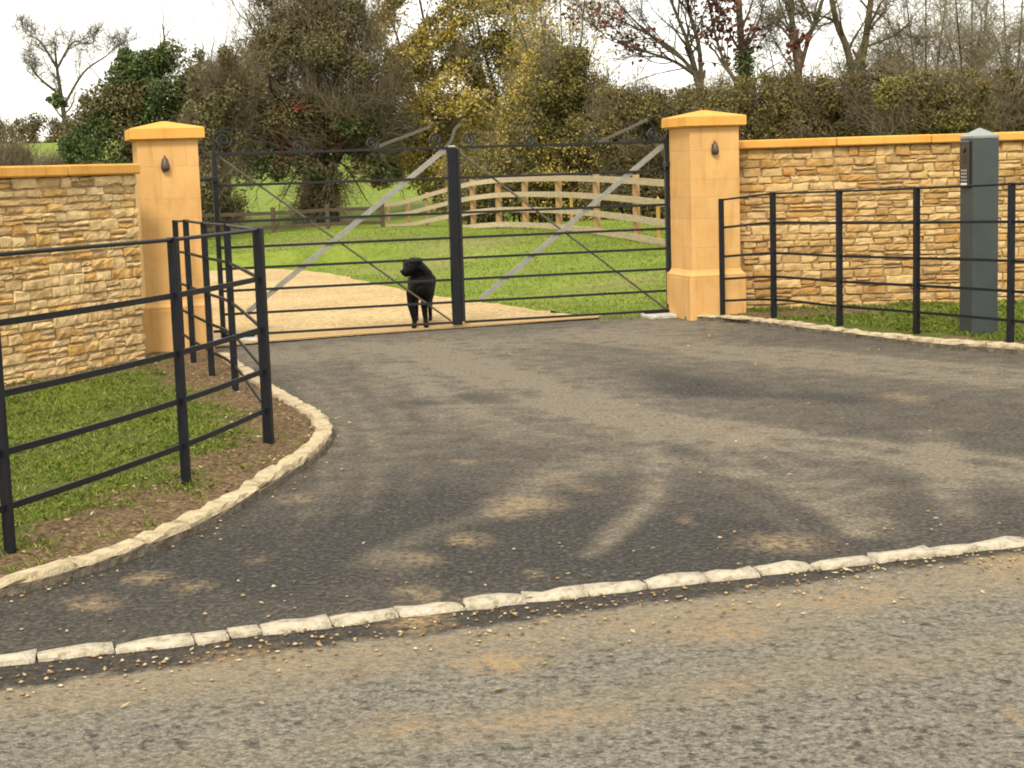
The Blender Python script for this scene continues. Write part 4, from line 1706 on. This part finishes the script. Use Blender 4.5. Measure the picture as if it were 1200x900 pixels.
foliage(th, P[g > -.22], .055, 'holly_leaf', 1)
foliage(th, P[g <= -.22], .05, 'brown_leaf', 2, 'dry_foliage')

# brown shrub beside the holly, down behind the gate hinge
d = 49
b = at_ground(258, d)
T = Tree(3)
for i in range(7):
    a = -45 + i * 15
    T.limb([b + np.array([.2 * (i - 3) / 3, 0, 0])] + L_([(258 + a * .25, 190), (258 + a * .55, 120), (262 + a * .95, 62 + abs(a) * .5)], d, rng.normal(0, .8)), .06, .014, 2, 8, 1.3, .25, ang=.45)
th = mk_tree('thorn_bush', 'bare brown thorn bush between the holly tree and the broad brown tree', 'bush', b, T, 'dark_bark', 'twig_brown')
r = np.random.default_rng(53)
cs = [cl(248, 190, d, 36, 60, 1.4), cl(250, 130, d, 30, 50, 1.2), cl(278, 110, d, 25, 45, .7), cl(240, 245, d, 40, 30, 1)]
P = clump_points(cs, 17000, r, .45, 8, 1.6)
foliage(th, P, .06, 'brown_leaf', 3)
dirs = r.normal(0, 1, (5200, 3)) + np.array([-.2, 0, .9])
Pt = clump_points(cs, 5200, r, -2)
V, Fq = twig_mesh(ribbons_at(Pt, dirs[:len(Pt)], r.uniform(.4, 1.0, len(Pt)), r.uniform(.004, .008, len(Pt)), r))
np_mesh('crown_twigs', V, Fq, 'twig_brown', th)

# broad brown tree in the middle of the gate
d = 54
b = at_ground(382, d)
T = Tree(4)
T.limb([b] + L_([(380, 215), (376, 160), (372, 100)], d), .42, .15, 2, 14, 2.0, .3, ang=.9)
for (x, y, dd) in ((300, 40, -.8), (335, 10, .6), (380, -5, -.5), (420, 15, .7), (450, 70, -.6), (290, 110, .5), (460, 130, .8)):
    T.limb(L_([(378, 180), ((378 + x) / 2 - 4, (175 + y) / 2 - 10), (x, y)], d, dd), .10, .025, 2, 11, 1.5, .25, ang=.65)
for (x, y) in ((305, 215), (330, 235), (430, 235), (458, 205), (410, 240), (345, 240)):
    T.limb(L_([(378, 185), ((378 + x) / 2, (170 + y) / 2 - 8), (x, y)], d, rng.normal(0, 1)), .06, .014, 2, 8, .9, .3, upw=-.12)
th = mk_tree('brown_tree', 'broad dark brown tree with drooping branches standing behind the low field fence', 'tree', b, T, 'dark_bark', 'twig_brown')
r = np.random.default_rng(54)
cs = [cl(345, 30, d, 48, 38, 1.4), cl(390, 35, d, 50, 40, 1.5), cl(315, 75, d, 42, 45, 1.3), cl(365, 90, d, 60, 52, 2), cl(425, 90, d, 42, 52, 1.5), cl(305, 130, d, 35, 36, 1), cl(350, 145, d, 55, 36, 1.5), cl(415, 145, d, 55, 38, 1.4),
      cl(378, 190, d, 40, 36, 1.2), cl(315, 185, d, 34, 30, .6), cl(440, 178, d, 30, 30, .6), cl(376, 232, d, 24, 26, .8)]
P = clump_points(cs, 105000, r, .50, 2, 1.6)
zz = P[:, 2]
g = wob(P, .8, 21)
low = zz < D(380, 120, d)[2]
red = low & (g > .42) & (P[:, 0] * 0 + r.uniform(0, 1, len(P)) < .5)
grn = low & (g < -.18)
foliage(th, P[~(red | grn)], .048, 'brown_leaf', 4)
foliage(th, P[red], .06, 'red_leaf', 5, 'berries_and_red_leaves')
foliage(th, P[grn], .07, 'holly_leaf', 6, 'ivy')
Pt = clump_points(cs, 9000, r, -2)
cen = D(378, 190, d)
dirs = (Pt - cen) / np.linalg.norm(Pt - cen, axis=1)[:, None] * .9 + r.normal(0, .5, (len(Pt), 3)) + np.array([-.2, 0, .3])
V, Fq = twig_mesh(ribbons_at(Pt, dirs, r.uniform(.5, 1.3, len(Pt)), r.uniform(.006, .011, len(Pt)), r))
np_mesh('crown_twigs', V, Fq, 'twig_brown', th)

# two yellow trees
def yellow(bx, d, limbs, cs, label, seed, n, gap=.62):
    b = at_ground(bx, d)
    T = Tree(seed)
    for pts, r0, r1, dd in limbs:
        T.limb([b + np.array([rng.normal(0, .15), 0, 0])] + L_(pts, d, dd), r0, r1, 2, 13, 1.5, .3, ang=.5, upw=.1)
    th = mk_tree('yellow_tree', label, 'tree', b, T, 'olive_bark', 'twig_tan', haze=1, hl=.6)
    r = np.random.default_rng(seed + 100)
    P = clump_points(cs, n, r, gap, seed, 1.7, .6)
    g = wob(P, .8, seed + 2) + .25 * r.normal(size=len(P))
    foliage(th, P[g > -.34], .060, 'yellow_leaf', seed)
    foliage(th, P[g <= -.34], .058, 'olive_leaf', seed + 1, 'green_foliage')
    return th


d = 57
yellow(515, d, [([(505, 170), (480, 90), (455, 10)], .11, .03, -.5), ([(515, 150), (505, 70), (490, -10)], .12, .04, .5), ([(528, 160), (535, 90), (530, 10)], .10, .03, .2), ([(500, 190), (470, 140), (445, 100)], .06, .02, -.8)],
       [cl(465, 25, d, 36, 34, 1.5), cl(500, 20, d, 40, 34, 1.2), cl(470, 75, d, 34, 34, 1.3), cl(450, 50, d, 25, 30, .8), cl(510, 85, d, 45, 38, 1.1), cl(480, 130, d, 40, 36, 1), cl(525, 150, d, 50, 40, 1), cl(490, 190, d, 45, 40, 1), cl(540, 200, d, 50, 40, 1), cl(500, -40, d, 70, 40, 1.2)],
       'yellow leaved tree nearest to the broad brown tree', 5, 62000, .72)
d = 60
yellow(590, d, [([(590, 150), (570, 70), (550, -10)], .11, .04, .6), ([(600, 150), (605, 70), (600, -20)], .12, .04, -.5), ([(612, 160), (630, 90), (640, 20)], .09, .03, .2), ([(580, 180), (552, 120), (530, 80)], .06, .02, -.6)],
       [cl(560, 70, d, 38, 30, 1.3), cl(540, 55, d, 30, 28, .9), cl(600, 90, d, 40, 36, 1.2), cl(575, 125, d, 45, 34, 1.2), cl(620, 45, d, 36, 36, .8), cl(585, 10, d, 50, 30, .8), cl(610, 150, d, 45, 40, 1.2), cl(570, 180, d, 50, 40, 1.2), cl(640, 110, d, 30, 40, .7), cl(590, -40, d, 70, 35, 1)],
       'loose yellow tree with open twigs rising behind the curved timber fence', 6, 70000, .66)


# bushy shrubs and hedges
def shrub(name, label, cat, bx, d, cs, seed, n, mat, mat2, size=.055, stems=9, tw=3500, gap=.35, twigmat='twig_brown', tips=0):
    b = at_ground(bx, d)
    r = np.random.default_rng(seed)
    th = empty(name, b, label, cat)
    segs = []
    for c in cs:
        for _ in range(max(2, int(stems * c[6] / len(cs) * 2))):
            x = c[0] + r.normal(0, c[3] * .3)
            p = np.array([x, c[1] + r.normal(0, .3), float(H(x, c[1])) - .1])
            q = np.array([c[0] + r.normal(0, c[3] * .5), c[1] + r.normal(0, c[4] * .4), c[2] + c[5] * r.uniform(.4, 1)])
            m_ = (p + q) / 2 + r.normal(0, .15, 3)
            segs += [(*p, *m_, .04, .03), (*m_, *q, .03, .010)]
    V, Fq = twig_mesh(segs, 5)
    np_mesh('stems', V, Fq, 'dark_bark', th, True)
    P = clump_points(cs, int(n * 1.5), r, gap, seed, 1.5, .5)
    P = P[P[:, 2] > H(P[:, 0], P[:, 1]) - .02]
    g = wob(P, .7, seed + 1) + .3 * r.normal(size=len(P))
    foliage(th, P[g <= .35], size * .78, mat, seed)
    foliage(th, P[g > .35], size * .78, mat2, seed + 1, 'pale_foliage')
    Pt = clump_points(cs, tw, r, -2, shell=.35)
    Pt = Pt[Pt[:, 2] > H(Pt[:, 0], Pt[:, 1])]
    dirs = r.normal(0, .8, (len(Pt), 3)) + np.array([-.15, 0, .8])
    V, Fq = twig_mesh(ribbons_at(Pt, dirs, r.uniform(.3, .8, len(Pt)), r.uniform(.004, .009, len(Pt)), r))
    np_mesh('crown_twigs', V, Fq, twigmat, th)
    return th


d = 46
shrub('olive_shrub', 'tall olive green shrub behind the middle of the curved timber fence', 'shrub', 655, d,
      [cl(655, 110, d, 45, 42, 1.3), cl(625, 130, d, 40, 45, 1), cl(690, 125, d, 45, 40, 1.2), cl(650, 175, d, 60, 45, 1.6), cl(610, 190, d, 50, 45, 1.2), cl(700, 180, d, 55, 45, 1.5), cl(655, 225, d, 80, 30, 1.5), cl(570, 220, d, 45, 40, 1)],
      61, 62000, 'olive_leaf', 'yellow_leaf', .06, 10, 5000, .30)
d = 43
shrub('hedge_shrub', 'brown leafy shrub directly behind the pillar by the ochre wall', 'shrub', 765, d,
      [cl(745, 135, d, 40, 34, 1.2), cl(790, 130, d, 40, 26, 1), cl(745, 180, d, 50, 40, 1.4), cl(800, 170, d, 50, 42, 1.2), cl(760, 225, d, 70, 30, 1.4), cl(840, 140, d, 35, 30, 1)],
      62, 42000, 'hedge_leaf', 'olive_leaf', .055, 9, 4000, .28)
d = 41
hc = []
r = np.random.default_rng(77)
for i in range(15):
    px = 850 + i * 30
    top = 100 + 9 * math.sin(i * 1.7) + r.normal(0, 3)
    hc += [cl(px, top + 24, d, 34, 26 + r.uniform(0, 6), 1.1), cl(px + 12, top + 70, d, 40, 40, 1.4)]
shrub('hedgerow', 'long brown hawthorn hedgerow showing above the ochre wall', 'hedge', 1000, d, hc, 63, 120000, 'hedge_leaf', 'olive_leaf', .052, 16, 12000, .22)
d = 39
shrub('hedge_shrub', 'rounded olive brown shrub rising out of the hedgerow next to the intercom post', 'shrub', 1095, d,
      [cl(1085, 115, d, 46, 34, 1.3), cl(1125, 118, d, 40, 32, 1), cl(1100, 145, d, 60, 34, 1.4)], 64, 26000, 'olive_leaf', 'olive_leaf', .05, 6, 2600, .25)

# red leaved tree and the bare trees over the hedge
d = 44
b = at_ground(823, d)
T = Tree(9)
kw = dict(ang=.5, upw=.05, kids=(4, 4, 4))
T.limb([b] + L_([(823, 170), (822, 112), (815, 86)], d), .16, .10, 1, 2, .6, .7)
T.limb(L_([(815, 88), (790, 72), (755, 60), (722, 50)], d, -.8), .055, .018, 2, 16, 1.0, .2, **kw)
T.limb(L_([(815, 86), (785, 55), (740, 30), (700, 12)], d, .6), .06, .018, 2, 16, 1.1, .2, **kw)
T.limb(L_([(818, 92), (806, 50), (790, 10), (778, -25)], d, -.4), .07, .03, 2, 16, 1.1, .2, **kw)
T.limb(L_([(822, 100), (819, 55), (808, 15), (800, -25)], d, .5), .075, .035, 2, 14, 1.1, .3, **kw)
T.limb(L_([(800, 70), (760, 40), (720, 0)], d, .9), .04, .016, 2, 14, 1.1, .2, **kw)
th = mk_tree('copper_tree', 'bare branched tree with clusters of dark red leaves spreading over the shrubs', 'tree', b, T, 'bark', 'bark', haze=1, hl=.5, hw=.006)
r = np.random.default_rng(91)
tips = np.array(T.tips)
pk = tips[(wob(tips, 1.1, 31) > -.15)]
pk = pk[pk[:, 2] > D(780, 62, d)[2]]
P = np.repeat(pk, 2, 0) + r.normal(0, .12, (len(pk) * 2, 3))
P = P[r.uniform(0, 1, len(P)) < min(1, 7000 / len(P))]
foliage(th, P, .075, 'copper_leaf', 12, 'leaves')

b = at_ground(873, d)
T = Tree(10)
T.limb([b] + L_([(874, 150), (873, 90), (868, 40), (864, -30)], d), .15, .085, 2, 14, 1.3, .45, ang=.7)
T.limb(L_([(872, 112), (850, 75), (838, 40), (830, 0)], d, .6), .06, .025, 2, 10, 1.0, .3, ang=.5)
T.limb(L_([(872, 108), (895, 85), (915, 72)], d, .3), .035, .012, 2, 6, .7, .3)
th = mk_tree('copper_tree', 'ivy clad upright trunk with dark red leaves above the pillar by the ochre wall', 'tree', b, T, 'bark', 'bark')
tips = np.array(T.tips)
pk = tips[(wob(tips, 1.1, 33) > -.1) & (tips[:, 2] > D(870, 75, d)[2])]
P = np.repeat(pk, 4, 0) + r.normal(0, .13, (len(pk) * 4, 3))
P = P[r.uniform(0, 1, len(P)) < min(1, 3200 / max(1, len(P)))]
foliage(th, P, .085, 'copper_leaf', 13, 'leaves')
p0, p1 = D(873, 130, d), D(872, 55, d)
f = r.uniform(0, 1, 2600)[:, None] ** 1.4
P = p0 + (p1 - p0) * f + r.normal(0, .12, (2600, 3))
foliage(th, P, .06, 'ivy_leaf', 14, 'ivy')

d = 53
b = at_ground(668, d)
T = Tree(21)
for (x, y) in ((600, 10), (628, -20), (655, -30), (685, 0), (645, 50), (612, 55), (700, 45), (668, 30)):
    T.limb([b + np.array([rng.normal(0, .3), 0, 0])] + L_([(668 + (x - 668) * .2, 140), (668 + (x - 668) * .6, 80), (x, y)], d, rng.normal(0, .7)), .05, .016, 2, 12, 1.1, .35, ang=.5, upw=.06)
th = mk_tree('thin_tree', 'thin half bare tree between the loose yellow tree and the dark red leaved branches', 'tree', b, T, 'olive_bark', 'twig_tan', haze=1, hl=.6, hup=.2, hw=.007)
tips = np.array(T.tips)
r = np.random.default_rng(210)
P = np.repeat(tips, 3, 0) + r.normal(0, .22, (len(tips) * 3, 3))
foliage(th, P[r.uniform(0, 1, len(P)) < min(1, 9000 / len(P))], .05, 'yellow_leaf', 16, 'leaves')

d = 47
b = at_ground(936, d)
T = Tree(11)
T.limb([b] + L_([(935, 150), (935, 100), (936, 76)], d), .15, .12, 1, 3, .8, .6)
T.limb(L_([(935, 80), (930, 45), (926, 0), (922, -40)], d), .11, .06, 2, 10, 1.2, .2, ang=.6)
T.limb(L_([(938, 80), (948, 45), (964, 0), (975, -40)], d, .4), .075, .04, 2, 10, 1.2, .2, ang=.6)
T.limb(L_([(936, 95), (915, 60), (900, 35)], d, -.5), .03, .01, 2, 6, .9, .2)
T.limb([b] + L_([(918, 120), (908, 85), (902, 60)], d, -.5), .03, .01, 2, 7, .8, .4)
mk_tree('bare_tree', 'dark bare tree forking into two trunks over the hedgerow, without ivy', 'tree', b, T, 'bark', 'twig_brown', haze=2)

b = at_ground(1003, d)
T = Tree(12)
T.limb([b] + L_([(1002, 150), (1002, 110), (1002, 84)], d), .20, .15, 1, 3, .7, .6)
T.limb(L_([(1000, 92), (992, 55), (980, 25), (970, -30)], d), .115, .075, 2, 9, 1.2, .3, ang=.75)
T.limb(L_([(1006, 90), (1013, 55), (1018, 20), (1024, -30)], d, .4), .125, .08, 2, 9, 1.2, .3, ang=.75)
T.limb(L_([(978, 25), (962, 30), (950, 31)], d, .2), .035, .012, 2, 5, .7, .3)
T.limb(L_([(1020, 12), (1036, 20), (1046, 35)], d, .2), .03, .01, 2, 5, .7, .3)
T.limb(L_([(1000, 100), (988, 88), (982, 70)], d, .2), .03, .012, 1, 4, .5, .3)
th = mk_tree('bare_tree', 'mossy bare tree forking in a wide V with ivy at its foot over the hedgerow', 'tree', b, T, 'olive_bark', 'twig_brown', haze=2)
p0, p1 = D(1003, 125, d), D(1003, 82, d)
f = r.uniform(0, 1, 1800)[:, None] ** 1.5
P = p0 + (p1 - p0) * f + r.normal(0, .15, (1800, 3))
foliage(th, P, .065, 'ivy_leaf', 15, 'ivy')

for (bx, d, seed, dirs, lab) in ((1085, 50, 13, ((1040, 20), (1060, -20), (1085, -30), (1055, 70), (1110, -10), (1030, 75)), 'twiggy bare tree over the hedgerow between the V forked tree and the intercom post'),
                                 (1135, 48, 14, ((1120, 0), (1140, -30), (1160, -20), (1108, 40), (1150, 30)), 'bare many stemmed tree rising straight behind the intercom post'),
                                 (1185, 50, 15, ((1175, -20), (1200, -25), (1225, 0), (1165, 40), (1215, 50)), 'bare tree over the hedgerow at the far end of the ochre wall')):
    b = at_ground(bx, d)
    T = Tree(seed)
    for (x, y) in dirs:
        T.limb([b + np.array([rng.normal(0, .25), 0, 0])] + L_([(bx + (x - bx) * .18, 130), (bx + (x - bx) * .55, 75), (x, y)], d, rng.normal(0, .7)), .055, .018, 2, 15, 1.15, .3, ang=.6, upw=.02)
    mk_tree('bare_tree', lab, 'tree', b, T, 'olive_bark', 'twig_tan', haze=2, hl=.8, hup=.1, hw=.0065)

# distant hedge line and field bushes on the rising field
def far_hedge(name, label, pts, rx, n, seed, mat='hedge_leaf', size=.16):
    r = np.random.default_rng(seed)
    cs = []
    for (px, py, d, ry) in pts:
        p = D(px, py, d)
        s = F / d
        cs.append((p[0], d, float(H(p[0], d)) + ry / s * .8, rx / s, rx / s, ry / s, 1.))
    th = empty(name, (cs[0][0], cs[0][1], cs[0][2]), label, 'hedge')
    P = clump_points(cs, n, r, .3, seed, .6)
    foliage(th, P, size, mat, seed, 'foliage')
    Pt = clump_points(cs, 1500, r, -2)
    V, Fq = twig_mesh(ribbons_at(Pt, r.normal(0, .5, (len(Pt), 3)) + np.array([0, 0, 1.]), r.uniform(.8, 2, len(Pt)), r.uniform(.012, .025, len(Pt)), r))
    np_mesh('crown_twigs', V, Fq, 'twig_brown', th)
    return th


far_hedge('field_hedge', 'distant brown hedge along the top of the green field', [(-60 + i * 22, 160, 165, 13 + 6 * abs(math.sin(i * 2.1))) for i in range(14)], 16, 16000, 71)
far_hedge('field_bush', 'brown bush in the green field beyond the pale wall', [(8, 175, 95, 16), (22, 175, 96, 18), (2, 180, 94, 12), (30, 182, 95, 10)], 15, 9000, 72, size=.1)
far_hedge('field_bush', 'low bush below the field edge between the pale wall and the holly tree', [(62, 178, 90, 6), (80, 182, 90, 7), (98, 182, 90, 9)], 13, 5000, 73, size=.1)
far_hedge('field_hedge', 'distant hedge across the field glimpsed under the broad brown tree', [(240 + i * 26, 200, 120, 10 + 4 * abs(math.sin(i * 1.3))) for i in range(14)], 20, 14000, 74, size=.14)
far_hedge('far_wood', 'dark far hedge closing the field behind the yellow trees', [(440 + i * 30, 185, 85, 34 + 8 * abs(math.sin(i * 1.3))) for i in range(26)], 24, 60000, 75, size=.12)

# ------------------------------------------------------------------ light
w = bpy.data.worlds.new('World')
bpy.context.scene.world = w
w.use_nodes = True
nt = w.node_tree
bg = nt.nodes['Background']
sky = nt.nodes.new('ShaderNodeTexSky')
sky.sky_type = 'NISHITA'
sky.sun_disc = False
SUN_EL, SUN_AZ = R(47), R(192)           # azimuth clockwise from +Y: behind the camera, to the left
sky.sun_elevation, sky.sun_rotation = SUN_EL, SUN_AZ
tc = nt.nodes.new('ShaderNodeTexCoord')
ns = nt.nodes.new('ShaderNodeTexNoise')
ns.inputs['Scale'].default_value = 2.2
ns.inputs['Detail'].default_value = 5
nt.links.new(tc.outputs['Generated'], ns.inputs['Vector'])
rp_ = nt.nodes.new('ShaderNodeValToRGB')
rp_.color_ramp.elements[0].position, rp_.color_ramp.elements[0].color = .35, (7.0, 6.75, 6.1, 1)
rp_.color_ramp.elements[1].position, rp_.color_ramp.elements[1].color = .62, (8.6, 8.1, 7.1, 1)
nt.links.new(ns.outputs['Fac'], rp_.inputs['Fac'])
mx = nt.nodes.new('ShaderNodeMix')
mx.data_type = 'RGBA'
mx.inputs['Factor'].default_value = .88
nt.links.new(sky.outputs['Color'], mx.inputs['A'])
nt.links.new(rp_.outputs['Color'], mx.inputs['B'])
nt.links.new(mx.outputs['Result'], bg.inputs['Color'])
bg.inputs['Strength'].default_value = .10
sl = bpy.data.lights.new('sun', 'SUN')
sl.energy = 1.5
sl.angle = R(14)
sl.color = (1, .91, .76)
so = bpy.data.objects.new('sun', sl)
C.objects.link(so)
dirv = Vector((math.sin(SUN_AZ) * math.cos(SUN_EL), math.cos(SUN_AZ) * math.cos(SUN_EL), math.sin(SUN_EL)))
so.rotation_euler = dirv.to_track_quat('Z', 'Y').to_euler()
so.location = (-5, -5, 12)

sc = bpy.context.scene
sc.view_settings.view_transform = 'Standard'
sc.view_settings.look = 'None'
sc.view_settings.gamma = 1
sc.view_settings.exposure = 1.3
sc.render.engine = 'CYCLES'
sc.cycles.pixel_filter_type = 'BLACKMAN_HARRIS'
sc.cycles.filter_width = 1.9
sc.cycles.max_bounces = 5
sc.cycles.diffuse_bounces = 3
sc.cycles.use_denoising = True
